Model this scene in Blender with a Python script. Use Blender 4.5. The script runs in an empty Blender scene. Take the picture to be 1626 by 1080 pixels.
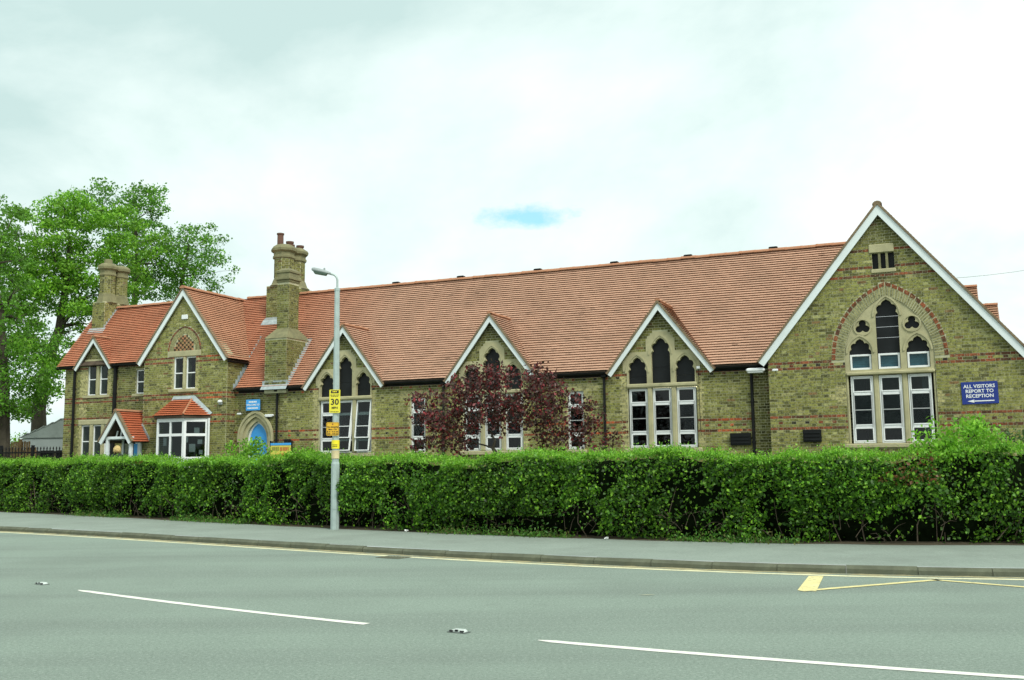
import bpy, bmesh, math, random
import numpy as np
from mathutils import Vector, Matrix
from mathutils.geometry import tessellate_polygon
R = math.radians
random.seed(7); RNG = np.random.default_rng(7)
scene = bpy.context.scene
col = scene.collection

# ------------------------------------------------------------------ camera, sky, sun, exposure
PITCH, ROLL, LENS = 6.944, 0.0115, 34.54
cp, sp = math.cos(R(PITCH)), math.sin(R(PITCH)); cr, sr = math.cos(ROLL), math.sin(ROLL)
right = Vector((cr, sr*sp, -sr*cp)); down = Vector((-sr, cr*sp, -cr*cp)); fwd = Vector((0, cp, sp))
cam = bpy.data.cameras.new('camera'); cam.lens = LENS; cam.sensor_width = 36; cam.clip_start = .1; cam.clip_end = 3000
camo = bpy.data.objects.new('camera', cam); col.objects.link(camo)
up = -down
M = Matrix(((right.x, up.x, -fwd.x, 0), (right.y, up.y, -fwd.y, 0), (right.z, up.z, -fwd.z, 1.6), (0, 0, 0, 1)))
camo.matrix_world = M
scene.camera = camo

SUN_EL, SUN_AZ = 48.0, 150.0            # azimuth clockwise from +Y: behind and to the right of the camera
world = bpy.data.worlds.new('World'); scene.world = world; world.use_nodes = True
nt = world.node_tree; nt.nodes.clear()
def wn(t, **k):
    n = nt.nodes.new(t)
    for a, b in k.items(): setattr(n, a, b)
    return n
def wl(a, b): nt.links.new(a, b)
def wmath(op, a, b=None):
    n = wn('ShaderNodeMath', operation=op)
    for i, v in enumerate((a, b)):
        if v is None: continue
        if isinstance(v, (int, float)): n.inputs[i].default_value = v
        else: wl(v, n.inputs[i])
    return n.outputs[0]
tc = wn('ShaderNodeTexCoord'); sep = wn('ShaderNodeSeparateXYZ'); wl(tc.outputs['Generated'], sep.inputs[0])
den = wmath('ADD', wmath('MAXIMUM', sep.outputs[2], 0.0), 0.32)
comb = wn('ShaderNodeCombineXYZ'); wl(wmath('DIVIDE', sep.outputs[0], den), comb.inputs[0]); wl(wmath('DIVIDE', sep.outputs[1], den), comb.inputs[1])
def wnoise(scale, detail, rough, off, dist=0.0):
    m = wn('ShaderNodeMapping'); m.inputs['Location'].default_value = off; wl(comb.outputs[0], m.inputs[0])
    n = wn('ShaderNodeTexNoise'); n.inputs['Scale'].default_value = scale; n.inputs['Detail'].default_value = detail
    n.inputs['Roughness'].default_value = rough; n.inputs['Distortion'].default_value = dist; wl(m.outputs[0], n.inputs['Vector']); return n.outputs['Fac']
def wramp(fac, stops):
    r = wn('ShaderNodeValToRGB'); wl(fac, r.inputs[0]); e = r.color_ramp.elements
    e[0].position, e[0].color = stops[0][0], (*stops[0][1], 1); e[1].position, e[1].color = stops[1][0], (*stops[1][1], 1)
    for p, c in stops[2:]:
        q = e.new(p); q.color = (*c, 1)
    return r.outputs[0]
cl = wramp(wnoise(1.0, 10, .56, (7.4, 2.2, 0), .25), [(.36, (.335, .44, .428)), (.46, (.46, .545, .53)), (.57, (.565, .605, .598))])
sky = wn('ShaderNodeTexSky', sky_type='NISHITA'); sky.sun_disc = False
sky.sun_elevation = R(SUN_EL); sky.sun_rotation = R(SUN_AZ)
skys = wn('ShaderNodeVectorMath', operation='SCALE'); skyt = wn('ShaderNodeVectorMath', operation='MULTIPLY'); wl(sky.outputs[0], skyt.inputs[0]); skyt.inputs[1].default_value = (.55, 1.05, .95); wl(skyt.outputs[0], skys.inputs[0]); skys.inputs['Scale'].default_value = .12
gapd = wn('ShaderNodeVectorMath', operation='DISTANCE')   # the one small gap in the cloud, above the hall ridge
gm = wn('ShaderNodeMapping'); gm.inputs['Scale'].default_value = (1, 1, 4.5); wl(tc.outputs['Generated'], gm.inputs[0])
gx = Vector((.0101, .9700, .2427)); gapd.inputs[1].default_value = (gx.x, gx.y, gx.z*4.5); wl(gm.outputs[0], gapd.inputs[0])
gap = wmath('SUBTRACT', wmath('ADD', gapd.outputs['Value'], wmath('MULTIPLY', wnoise(7, 8, .7, (0, 4, 0)), .16)), .085)
gapf = wramp(gap, [(.006, (.75, .75, .75)), (.05, (0, 0, 0))])
mix = wn('ShaderNodeMix', data_type='RGBA'); wl(gapf, mix.inputs[0]); wl(cl, mix.inputs[6]); wl(skys.outputs[0], mix.inputs[7])
bg = wn('ShaderNodeBackground'); wl(mix.outputs[2], bg.inputs[0]); bg.inputs[1].default_value = 1.0
wl(bg.outputs[0], wn('ShaderNodeOutputWorld').inputs[0])

sun = bpy.data.lights.new('sun', 'SUN'); sun.energy = 1.5; sun.angle = R(20); sun.color = (1, .985, .90)
suno = bpy.data.objects.new('sun', sun); col.objects.link(suno)
az = R(SUN_AZ); sd = Vector((math.sin(az)*math.cos(R(SUN_EL)), math.cos(az)*math.cos(R(SUN_EL)), math.sin(R(SUN_EL))))
suno.rotation_euler = sd.to_track_quat('Z', 'Y').to_euler(); suno.location = sd*60

vs = scene.view_settings; vs.view_transform = 'Standard'; vs.look = 'None'; vs.exposure = 0.9; vs.gamma = 1.0; vs.use_curve_mapping = False
scene.render.engine = 'CYCLES'; scene.cycles.use_denoising = True; scene.cycles.max_bounces = 7; scene.cycles.transparent_max_bounces = 10

# ------------------------------------------------------------------ materials
MATS = {}
def mat(name, base, rough=.7, var=0.0, scale=4.0, bump=0.0, bscale=40.0, attr=None, spec=.4, metal=0.0, stain=None, emit=None, transl=0.0, streak=None):
    if name in MATS: return MATS[name]
    m = bpy.data.materials.new(name); m.use_nodes = True; t = m.node_tree; P = t.nodes['Principled BSDF']; L = t.links.new
    P.inputs['Roughness'].default_value = rough; P.inputs['Specular IOR Level'].default_value = spec; P.inputs['Metallic'].default_value = metal
    c = None
    tcn = t.nodes.new('ShaderNodeTexCoord')
    def noise(s, d=5, r=.6):
        n = t.nodes.new('ShaderNodeTexNoise'); n.inputs['Scale'].default_value = s; n.inputs['Detail'].default_value = d; n.inputs['Roughness'].default_value = r
        L(tcn.outputs['Object'], n.inputs['Vector']); return n.outputs['Fac']
    if attr:
        a = t.nodes.new('ShaderNodeAttribute'); a.attribute_name = attr; c = a.outputs['Color']
    else:
        rgb = t.nodes.new('ShaderNodeRGB'); rgb.outputs[0].default_value = (*base, 1); c = rgb.outputs[0]
    def mixin(fac, ca, cb, blend='MIX'):
        mx = t.nodes.new('ShaderNodeMix'); mx.data_type = 'RGBA'; mx.blend_type = blend
        for i, v in ((0, fac), (6, ca), (7, cb)):
            if isinstance(v, tuple): mx.inputs[i].default_value = (*v, 1)
            elif isinstance(v, (int, float)): mx.inputs[i].default_value = v
            else: L(v, mx.inputs[i])
        return mx.outputs[2]
    if var:
        mr = t.nodes.new('ShaderNodeMapRange'); L(noise(scale), mr.inputs[0]); mr.inputs[1].default_value = .3; mr.inputs[2].default_value = .7
        mr.inputs[3].default_value = 1-var; mr.inputs[4].default_value = 1+var
        v = t.nodes.new('ShaderNodeVectorMath'); v.operation = 'SCALE'; L(c, v.inputs[0]); L(mr.outputs[0], v.inputs['Scale']); c = v.outputs[0]
    if streak:
        mp_ = t.nodes.new('ShaderNodeMapping'); mp_.inputs['Rotation'].default_value = (0, 0, .52); mp_.inputs['Scale'].default_value = (.05, .75, 1); L(tcn.outputs['Object'], mp_.inputs[0])
        n_ = t.nodes.new('ShaderNodeTexNoise'); n_.inputs['Scale'].default_value = 1.0; n_.inputs['Detail'].default_value = 4; L(mp_.outputs[0], n_.inputs['Vector'])
        mr = t.nodes.new('ShaderNodeMapRange'); L(n_.outputs['Fac'], mr.inputs[0]); mr.inputs[1].default_value = .45; mr.inputs[2].default_value = .72; mr.inputs[4].default_value = streak[1]
        c = mixin(mr.outputs[0], c, streak[0])
    if stain:
        for (sc_, lo, hi, scol, amt) in stain:
            mr = t.nodes.new('ShaderNodeMapRange'); L(noise(sc_, 6, .65), mr.inputs[0]); mr.inputs[1].default_value = lo; mr.inputs[2].default_value = hi
            mr.inputs[4].default_value = amt; c = mixin(mr.outputs[0], c, scol)
    L(c, P.inputs['Base Color'])
    if bump:
        b = t.nodes.new('ShaderNodeBump'); b.inputs['Strength'].default_value = bump; b.inputs['Distance'].default_value = .01; L(noise(bscale, 4), b.inputs['Height']); L(b.outputs[0], P.inputs['Normal'])
    if emit:
        P.inputs['Emission Color'].default_value = (*emit[0], 1); P.inputs['Emission Strength'].default_value = emit[1]
    if transl:
        tr = t.nodes.new('ShaderNodeBsdfTranslucent'); L(c, tr.inputs[0]); ms = t.nodes.new('ShaderNodeMixShader'); ms.inputs[0].default_value = transl
        L(P.outputs[0], ms.inputs[1]); L(tr.outputs[0], ms.inputs[2]); L(ms.outputs[0], t.nodes['Material Output'].inputs[0])
    MATS[name] = m; return m
def glass_mat(name, tint, refl=.10):
    m = bpy.data.materials.new(name); m.use_nodes = True; t = m.node_tree; t.nodes.clear(); L = t.links.new
    tr = t.nodes.new('ShaderNodeBsdfTransparent'); tr.inputs[0].default_value = (*tint, 1)
    gl = t.nodes.new('ShaderNodeBsdfGlossy'); gl.inputs['Roughness'].default_value = .03; gl.inputs[0].default_value = (.85, .9, .9, 1)
    fr = t.nodes.new('ShaderNodeFresnel'); fr.inputs[0].default_value = 1.42
    ge = t.nodes.new('ShaderNodeNewGeometry'); iv = t.nodes.new('ShaderNodeMath'); iv.operation = 'SUBTRACT'; iv.inputs[0].default_value = 1.0; L(ge.outputs['Backfacing'], iv.inputs[1])
    fm = t.nodes.new('ShaderNodeMath'); fm.operation = 'MULTIPLY'; L(fr.outputs[0], fm.inputs[0]); L(iv.outputs[0], fm.inputs[1])
    ms = t.nodes.new('ShaderNodeMixShader'); L(fm.outputs[0], ms.inputs[0]); L(tr.outputs[0], ms.inputs[1]); L(gl.outputs[0], ms.inputs[2])
    o = t.nodes.new('ShaderNodeOutputMaterial'); L(ms.outputs[0], o.inputs[0]); MATS[name] = m; return m

M_BRICK = mat('brick', (.3, .27, .12), .9, var=.14, scale=1.1, bump=.6, bscale=70, attr='tint', spec=.15, stain=[(.55, .55, .78, (.05, .05, .03), .5), (14, .48, .62, (.040, .042, .02), .72), (21, .56, .66, (.50, .48, .25), .55)])
M_MORTAR = mat('mortar', (.44, .43, .28), .95, var=.25, scale=3, bump=.5, bscale=60, spec=.1)
M_TILE = mat('clay_tile', (.45, .17, .08), .85, var=.10, scale=.9, bump=.35, bscale=60, attr='tint', spec=.2, stain=[(.5, .54, .80, (.20, .13, .085), .30), (9, .62, .74, (.30, .27, .18), .35)])
M_RIDGE = mat('ridge_clay', (.44, .21, .12), .85, var=.2, scale=3, bump=.4, spec=.2, stain=[(2.5, .5, .75, (.16, .12, .08), .6)])
M_WHITE = mat('white_paint', (.74, .80, .80), .5, var=.05, scale=2, stain=[(2.0, .56, .85, (.45, .48, .44), .4)])
M_PVC = mat('white_plastic', (.80, .82, .82), .35, var=.04, scale=3)
M_STONE = mat('limestone', (.43, .40, .24), .9, var=.16, scale=2.2, bump=.5, bscale=50, spec=.2, stain=[(1.6, .52, .74, (.20, .20, .12), .6), (5, .6, .8, (.55, .44, .22), .5)])
M_BLACK = mat('black_paint', (.009, .010, .010), .6, var=.3, scale=3, spec=.2)
M_PANEL = mat('dark_panel', (.009, .011, .012), .5, var=.35, scale=2.5, spec=.22)
M_LEAD = mat('lead', (.36, .42, .43), .6, var=.25, scale=5, bump=.4)
M_CEMENT = mat('cement', (.20, .19, .10), .95, var=.25, scale=4, bump=.8, bscale=30, stain=[(3, .5, .75, (.14, .14, .08), .7)])
M_POT = mat('terracotta', (.13, .065, .045), .8, var=.25, scale=5)
M_ROOM = mat('room_wall', (.22, .20, .17), .9, var=.1)
M_DOOR = mat('blue_door', (.05, .34, .78), .45, var=.06, scale=4)
M_GLASS = glass_mat('window_glass', (.55, .60, .60))
M_BLIND = mat('blue_blind', (.30, .62, .78), .8, var=.15, scale=6)
M_CURTAIN = mat('curtain_cloth', (.36, .40, .38), .9, var=.15)
M_ASPHALT = mat('asphalt', (.22, .285, .235), .85, var=.07, scale=.6, bump=.9, bscale=160, spec=.3, streak=((.145, .18, .155), .75), stain=[(30, .50, .62, (.40, .46, .40), .42), (38, .52, .64, (.08, .105, .085), .5), (95, .5, .6, (.40, .46, .40), .45), (.22, .5, .75, (.17, .205, .175), .5), (1.4, .62, .8, (.15, .18, .155), .4)])
M_PAVE = mat('footway_asphalt', (.26, .31, .265), .9, var=.08, scale=.8, bump=.8, bscale=140, spec=.25, stain=[(22, .52, .66, (.38, .42, .37), .45), (30, .54, .66, (.13, .155, .13), .45), (.5, .5, .75, (.18, .205, .175), .55)])
M_KERB = mat('kerb_concrete', (.115, .125, .085), .95, var=.22, scale=5, bump=.8, bscale=60, stain=[(70, .5, .75, (.08, .09, .06), .7), (2.0, .5, .75, (.09, .10, .06), .6)])
M_YEL = mat('yellow_line_paint', (.72, .64, .30), .8, var=.12, scale=3, bump=.3, stain=[(14, .56, .66, (.19, .21, .18), .75), (60, .6, .7, (.2, .21, .17), .5)])
M_YELP = mat('pale_yellow_line_paint', (.74, .72, .46), .8, var=.10, scale=3, stain=[(14, .58, .68, (.22, .26, .20), .7), (40, .56, .66, (.25, .28, .22), .5)])
M_WLINE = mat('white_line_paint', (.76, .76, .68), .8, var=.08, scale=3, stain=[(22, .60, .70, (.22, .23, .21), .75), (70, .62, .72, (.22, .23, .21), .5)])
M_GRASS = mat('ground_earth', (.07, .09, .03), .95, var=.3, scale=.8, bump=.5)
M_DIRT = mat('gutter_grit', (.33, .30, .17), .95, var=.35, scale=9, bump=.7, bscale=80)
M_BARK = mat('bark', (.06, .052, .036), .95, var=.35, scale=3, bump=.9, bscale=18)
M_LEAF = mat('leaf', (.08, .2, .03), .45, attr='tint', spec=.4, transl=.40)
M_DARKLEAF = mat('plum_leaf', (.08, .02, .02), .45, attr='tint', spec=.4, transl=.22)
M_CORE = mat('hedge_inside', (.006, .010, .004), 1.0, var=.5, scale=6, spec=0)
M_STEEL = mat('galvanised_steel', (.40, .48, .46), .5, var=.12, scale=6, metal=.25, stain=[(4, .55, .8, (.25, .29, .27), .5)])
M_LAMPGREY = mat('lamp_housing', (.30, .34, .33), .45, var=.12, scale=6)
M_LENS = mat('lamp_lens', (.16, .22, .18), .2, var=.1)
M_SIGNY = mat('sign_yellow', (.86, .72, .03), .45, var=.04)
M_SIGNO = mat('sign_amber', (.72, .42, .03), .45, var=.06)
M_SIGNB = mat('sign_navy', (.012, .035, .24), .4, var=.05)
M_SIGNC = mat('sign_sky_blue', (.06, .36, .80), .4, var=.05)
M_INK = mat('sign_ink', (.02, .02, .02), .6)
M_LETTER = mat('sign_white', (.85, .87, .88), .5)
M_WOOD = mat('fence_wood', (.26, .17, .08), .9, var=.3, scale=3, bump=.5)
M_SHED = mat('grey_sheet_roof', (.22, .26, .24), .8, var=.2, scale=1.5)
M_SHEDW = mat('shed_wall', (.30, .34, .33), .85, var=.15, scale=1.5)
M_FLOOR = mat('room_floor', (.16, .13, .10), .7)
M_STRIP = mat('strip_light_tube', (.9, .9, .7), .5, emit=((1, .93, .55), 2.2))
M_PAPER = mat('paper', (.75, .76, .74), .8, var=.05)
M_SOFFIT = mat('soffit_timber', (.09, .065, .045), .9, var=.3)
M_VERGE = mat('verge_mortar', (.20, .15, .09), .95, var=.3, scale=5, bump=.6)

# ------------------------------------------------------------------ object helpers
def link(o, parent=None, label=None, cat=None, group=None, kind=None):
    col.objects.link(o)
    if parent: o.parent = parent
    for k, v in (('label', label), ('category', cat), ('group', group), ('kind', kind)):
        if v: o[k] = v
    return o
def empty(name, loc, rz=0.0, **k):
    o = bpy.data.objects.new(name, None); o.location = loc; o.rotation_euler = (0, 0, rz); o.empty_display_size = .3
    return link(o, None, **k)
class MB:
    """collects faces; build() makes one mesh object"""
    def __init__(s, base=(0, 0, 0)): s.v = []; s.f = []; s.c = []; s.b = base; s.hasc = False
    def add(s, vs_, fs, c=None):
        n = len(s.v); s.v += [tuple(p) for p in vs_]
        for f in fs: s.f.append(tuple(i+n for i in f)); s.c.append(c or (1, 1, 1))
        if c: s.hasc = True
        return s
    def box(s, x0, x1, y0, y1, z0, z1, c=None):
        return s.add([(x0, y0, z0), (x1, y0, z0), (x1, y1, z0), (x0, y1, z0), (x0, y0, z1), (x1, y0, z1), (x1, y1, z1), (x0, y1, z1)],
            [(3, 2, 1, 0), (4, 5, 6, 7), (0, 1, 5, 4), (1, 2, 6, 5), (2, 3, 7, 6), (3, 0, 4, 7)], c)
    def bbox(s, x0, x1, y0, y1, z0, z1, b=.01, c=None):
        """box with chamfered edges (octagonal rings)"""
        pts = []
        for (z, i) in ((z0, b), (z0+b, 0), (z1-b, 0), (z1, b)):
            pts += [(x0+i+b, y0+i, z), (x1-i-b, y0+i, z), (x1-i, y0+i+b, z), (x1-i, y1-i-b, z), (x1-i-b, y1-i, z), (x0+i+b, y1-i, z), (x0+i, y1-i-b, z), (x0+i, y0+i+b, z)]
        fs = [tuple(range(7, -1, -1)), tuple(range(24, 32))]
        for k in range(3):
            for i in range(8): fs.append((k*8+i, k*8+(i+1) % 8, k*8+8+(i+1) % 8, k*8+8+i))
        return s.add(pts, fs, c)
    def slab(s, outline, holes, y0, y1, c=None, xf=None):
        """polygon in (x,z), front at y0, back at y1, with holes"""
        loops = [outline]+list(holes)
        tri = tessellate_polygon([[Vector((p[0], p[1], 0)) for p in l] for l in loops])
        flat = [p for l in loops for p in l]; n = len(flat)
        vs_ = [(p[0], y0, p[1]) for p in flat]+[(p[0], y1, p[1]) for p in flat]
        fs = []
        for t in tri:
            a, b, cc = (flat[i] for i in t); ar = (b[0]-a[0])*(cc[1]-a[1])-(b[1]-a[1])*(cc[0]-a[0])
            t = tuple(t) if ar > 0 else (t[0], t[2], t[1])
            fs.append(t); fs.append((t[2]+n, t[1]+n, t[0]+n))
        k = 0
        for li, l in enumerate(loops):
            ar = sum(l[i][0]*l[(i+1) % len(l)][1]-l[(i+1) % len(l)][0]*l[i][1] for i in range(len(l)))
            ccw = ar > 0
            if li: ccw = not ccw
            for i in range(len(l)):
                a, b = k+i, k+(i+1) % len(l)
                fs.append((b, a, a+n, b+n) if ccw else (a, b, b+n, a+n))
            k += len(l)
        if xf: vs_ = [xf(p) for p in vs_]
        return s.add(vs_, fs, c)
    def tube(s, pts, r, n=8, c=None, cap=True):
        pts = [Vector(p) for p in pts]; rs = r if isinstance(r, (list, tuple)) else [r]*len(pts); rings = []
        ref = None
        for i, p in enumerate(pts):
            d = (pts[min(i+1, len(pts)-1)]-pts[max(i-1, 0)]).normalized()
            if ref is None: ref = d.orthogonal().normalized()
            ref = (ref-d*ref.dot(d))
            ref = ref.normalized() if ref.length > 1e-5 else d.orthogonal().normalized()
            q = d.cross(ref)
            rings += [p+(ref*math.cos(2*math.pi*k/n)+q*math.sin(2*math.pi*k/n))*rs[i] for k in range(n)]
        fs = []
        for i in range(len(pts)-1):
            for k in range(n): fs.append((i*n+k, i*n+(k+1) % n, (i+1)*n+(k+1) % n, (i+1)*n+k))
        if cap: fs += [tuple(range(n-1, -1, -1)), tuple(range((len(pts)-1)*n, len(pts)*n))]
        return s.add(rings, fs, c)
    def lathe(s, cx, cy, prof, n=8, rot=math.pi/8, sy=1.0, c=None):
        """prof: list of (r,z)"""
        vs_ = []; fs = []
        for r, z in prof: vs_ += [(cx+r*math.cos(rot+2*math.pi*k/n), cy+sy*r*math.sin(rot+2*math.pi*k/n), z) for k in range(n)]
        for i in range(len(prof)-1):
            for k in range(n): fs.append((i*n+k, i*n+(k+1) % n, (i+1)*n+(k+1) % n, (i+1)*n+k))
        fs += [tuple(range(n-1, -1, -1)), tuple(range((len(prof)-1)*n, len(prof)*n))]
        return s.add(vs_, fs, c)
    def build(s, name, m, parent=None, smooth=False, origin=None, **k):
        b = origin or s.b
        me = bpy.data.meshes.new(name); me.from_pydata([(p[0]-b[0], p[1]-b[1], p[2]-b[2]) for p in s.v], [], s.f)
        me.materials.append(m)
        if s.hasc:
            a = me.attributes.new('tint', 'FLOAT_COLOR', 'FACE'); a.data.foreach_set('color', np.array([(*c, 1) for c in s.c], 'f').ravel())
        if smooth: me.polygons.foreach_set('use_smooth', [True]*len(me.polygons))
        me.update()
        o = bpy.data.objects.new(name, me)
        if origin: o.location = tuple(origin[i]-s.b[i] for i in range(3))
        return link(o, parent, **k)
def text_mesh(s, size, name, m, parent, loc, base, spacing=1.0, rot=(math.pi/2, 0, 0)):
    cu = bpy.data.curves.new(name, 'FONT'); cu.body = s; cu.size = size; cu.align_x = 'CENTER'; cu.align_y = 'CENTER'; cu.extrude = .002; cu.space_character = spacing; cu.resolution_u = 2
    cu.offset = size*.02
    t = bpy.data.objects.new(name, cu); col.objects.link(t); bpy.context.view_layer.update()
    me = bpy.data.meshes.new_from_object(t.evaluated_get(bpy.context.evaluated_depsgraph_get())); bpy.data.objects.remove(t)
    me.materials.clear(); me.materials.append(m)
    o = bpy.data.objects.new(name, me); o.location = tuple(loc[i]-base[i] for i in range(3)); o.rotation_euler = rot
    return link(o, parent)

# building frame: x along the front to the right, y away from the road, z up
YAW = .405; OX, OY = 9.69, 25.0; GZ = .5
def bw(p):
    c_, s_ = math.cos(-YAW), math.sin(-YAW)
    return Vector((OX+p[0]*c_-p[1]*s_, OY+p[0]*s_+p[1]*c_, p[2]))
def bthing(name, base, label, cat, **k): return empty(name, bw(base), -YAW, label=label, cat=cat, **k)

# ------------------------------------------------------------------ ground, road, pavement, kerb
KP = np.array([(-12.7, 24.6), (-6.53, 20.5), (-2.81, 17.77), (-.17, 16.04), (2.54, 14.62), (4.37, 13.87), (6.64, 13.1)])
HP = np.array([(-17, 32.6), (-10.4, 27.75), (-4, 22.65), (0, 19.55), (3, 18.3), (6.35, 17.2), (8.4, 16.5)])
def smooth_path(P, ext=(90, 60)):
    c = np.polyfit(P[:, 0], P[:, 1], 3)
    x0, x1 = P[0, 0], P[-1, 0]
    y = lambda x: np.polyval(c, x)
    d = np.polyder(c)
    def f(x):
        if x < x0: return y(x0)+max(-.75, np.polyval(d, x0))*(x-x0)
        if x > x1: return y(x1)+np.polyval(d, x1)*.8*(x-x1)
        return y(x)
    return f
kerb_y, hedge_y = smooth_path(KP), smooth_path(HP)
WL = (0.0198, -.5639, 9.1138)
def white_y(x): return WL[0]*x*x+WL[1]*x+WL[2]
XS = [-90, -60, -40, -30, -24]+[-20+.5*i for i in range(71)]+[18, 24, 40, 60, 90]
def strip(name, f0, f1, z, m, **k):
    b = MB(); n = len(XS)
    pts = [(x, f0(x), z) for x in XS]+[(x, f1(x), z) for x in XS]
    b.add(pts, [(i, i+1, n+i+1, n+i) for i in range(n-1)]); return b.build(name, m, kind='structure', **k)
road = strip('road', lambda x: -60, lambda x: kerb_y(x)+.02, 0.0, M_ASPHALT, label='grey green asphalt road with worn lane lines', cat='road')
pavement = strip('pavement', lambda x: kerb_y(x)+.12, lambda x: hedge_y(x)+.6, .104, M_PAVE, label='grey asphalt footway between kerb and hedge', cat='pavement')
# land behind: rises from the hedge to the school
b = MB(); rows = [(.35, .10), (1.2, .2), (2.4, .45), (4.5, GZ), (14, GZ), (60, GZ), (400, .4), (1500, .3)]
n = len(XS); pts = []
for d, z in rows: pts += [(x*(1 if d < 60 else (3 if d < 400 else (8 if d < 1500 else 20))), hedge_y(x)+d, z) for x in XS]
b.add(pts, [(r*n+i, r*n+i+1, (r+1)*n+i+1, (r+1)*n+i) for r in range(len(rows)-1) for i in range(n-1)])
ground = b.build('ground', M_GRASS, kind='structure', label='green ground rising from the hedge to the school', cat='ground')

def path_pts(f, x0, x1, step):
    """walk along y=f(x) from x0 with equal arc length"""
    out = [(x0, f(x0))]; x = x0
    while x < x1:
        dx = .05; dy = f(x+dx)-f(x); x += dx*step/math.hypot(dx, dy); out.append((x, f(x)))
    return out
kerb = empty('kerb', (0, 15, 0), label='row of dark weathered concrete kerb stones along the road', cat='kerb', kind='structure')
ks = MB()
ks.add([(-.455, 0, -.05), (.455, 0, -.05), (.455, .125, -.05), (-.455, .125, -.05),
        (-.455, 0, .06), (.455, 0, .06), (-.455, .035, .1), (.455, .035, .1), (.455, .125, .1), (-.455, .125, .1)],
       [(0, 1, 5, 4), (4, 5, 7, 6), (6, 7, 8, 9), (1, 2, 8, 7, 5), (3, 0, 4, 6, 9), (2, 3, 9, 8)])
kproto = None
pp = path_pts(kerb_y, -27, 16, .926)
for i in range(len(pp)-1):
    (xa, ya), (xb, yb) = pp[i], pp[i+1]; ang = math.atan2(yb-ya, xb-xa)
    if kproto is None: o = kproto = ks.build('kerb_stone', M_KERB, kerb)
    else: o = kproto.copy(); col.objects.link(o)
    o.location = ((xa+xb)/2, (ya+yb)/2-15, random.uniform(-.003, .006)); o.rotation_euler = (random.uniform(-.02, .02), random.uniform(-.004, .004), ang+random.uniform(-.006, .006))

def ribbon(pts, w, z, name, m, parent, taper=False, rag=.0):
    b = MB(); L_ = []; 
    for i, p in enumerate(pts):
        a = Vector(pts[max(i-1, 0)]); c_ = Vector(pts[min(i+1, len(pts)-1)]); d = (c_-a).normalized(); nn = Vector((-d.y, d.x))
        w0 = w/2*(.25 if taper and i == 0 else 1)
        L_.append((Vector(p)+nn*(w0+random.uniform(-rag, rag)), Vector(p)-nn*(w0+random.uniform(-rag, rag))))
    n = len(L_); b.add([(l.x, l.y, z) for l, r in L_]+[(r.x, r.y, z) for l, r in L_], [(i+n, i+1+n, i+1, i) for i in range(n-1)])
    return b.build(name, m, parent)
def off_path(f, x0, x1, step, d):
    out = []
    for x, y in path_pts(f, x0, x1, step):
        dx = .05; t = Vector((dx, f(x+dx)-f(x))).normalized(); out.append((x+t.y*d, y-t.x*d))
    return out
ribbon(off_path(kerb_y, -30, 14, .25, .31), .12, .004, 'yellow_edge_line', M_YELP, road, rag=.012)
ribbon(off_path(kerb_y, -30, 14, .18, .10), .17, .0035, 'gutter_grit', M_DIRT, road, rag=.07)
ribbon([(x, white_y(x)) for x in np.linspace(-5.6, -1.47, 30)], .105, .004, 'lane_dash', M_WLINE, road, taper=True, rag=.004)
ribbon([(x, white_y(x)) for x in np.linspace(.2, 4.5, 34)], .105, .004, 'lane_dash', M_WLINE, road, taper=True, rag=.004)
ribbon([(x, white_y(x)) for x in np.linspace(-11.6, -7.6, 20)], .105, .004, 'lane_dash', M_WLINE, road, rag=.004)
# school keep-clear zigzag by the kerb on the right
zz = MB()
zz.add([(3.40, 12.10, .005), (3.585, 11.97, .005), (4.14, 13.46, .005), (3.945, 13.48, .005)], [(0, 1, 2, 3)]); 
zz.build('keep_clear_bar', M_YEL, road)
def seg(a, b_, w, name):
    ribbon([(a[0]+(b_[0]-a[0])*t, a[1]+(b_[1]-a[1])*t) for t in np.linspace(0, 1, 24)], w, .0062, name, M_YEL, road, rag=.008)
seg((3.42, 12.02), (5.45, 12.93), .10, 'keep_clear_line'); seg((5.38, 12.95), (6.9, 11.35), .10, 'keep_clear_line')
pm = MB(); pm.add([(1.45, 11.84, .004), (1.57, 11.81, .004), (1.66, 11.85, .004), (1.55, 11.88, .004)], [(0, 1, 2, 3)]); pm.build('paint_fleck', mat('worn_paint', (.36, .38, .27), .9, var=.3, scale=30), road)

def road_stud(x, y, rz, label):
    r = empty('road_stud', (x, y, 0), rz, label=label, cat='road stud', group='cats eye studs on the centre line')
    r.scale = (.58, .58, .6); a = MB(); a.bbox(-.18, .18, -.09, .09, .0, .010, .004); a.build('base_plate', mat('stud_plate', (.09, .11, .10), .7, var=.3), r)
    h = MB(); h.slab([(-.13, .012), (.13, .012), (.09, .045), (-.09, .045)], [], -.07, .07); hh = h.build('casting', mat('stud_casting', (.50, .56, .52), .6, var=.3, scale=20), r)
    for s_ in (-1, 1):
        e = MB(); e.bbox(s_*.10-.035, s_*.10+.035, -.085, -.045, .016, .04, .006); e.build('reflector', M_INK, r)
    g = MB(); g.bbox(-.03, .03, -.075, -.055, .02, .05, .004); g.build('rubber_pad', M_BLACK, r)
road_stud(-6.39, 13.57, -.62, 'pale cats eye stud at far left of the road, before the left white dash starts')
road_stud(-.53, 9.47, -.52, 'pale cats eye stud in the gap between the two white dashes')
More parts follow.
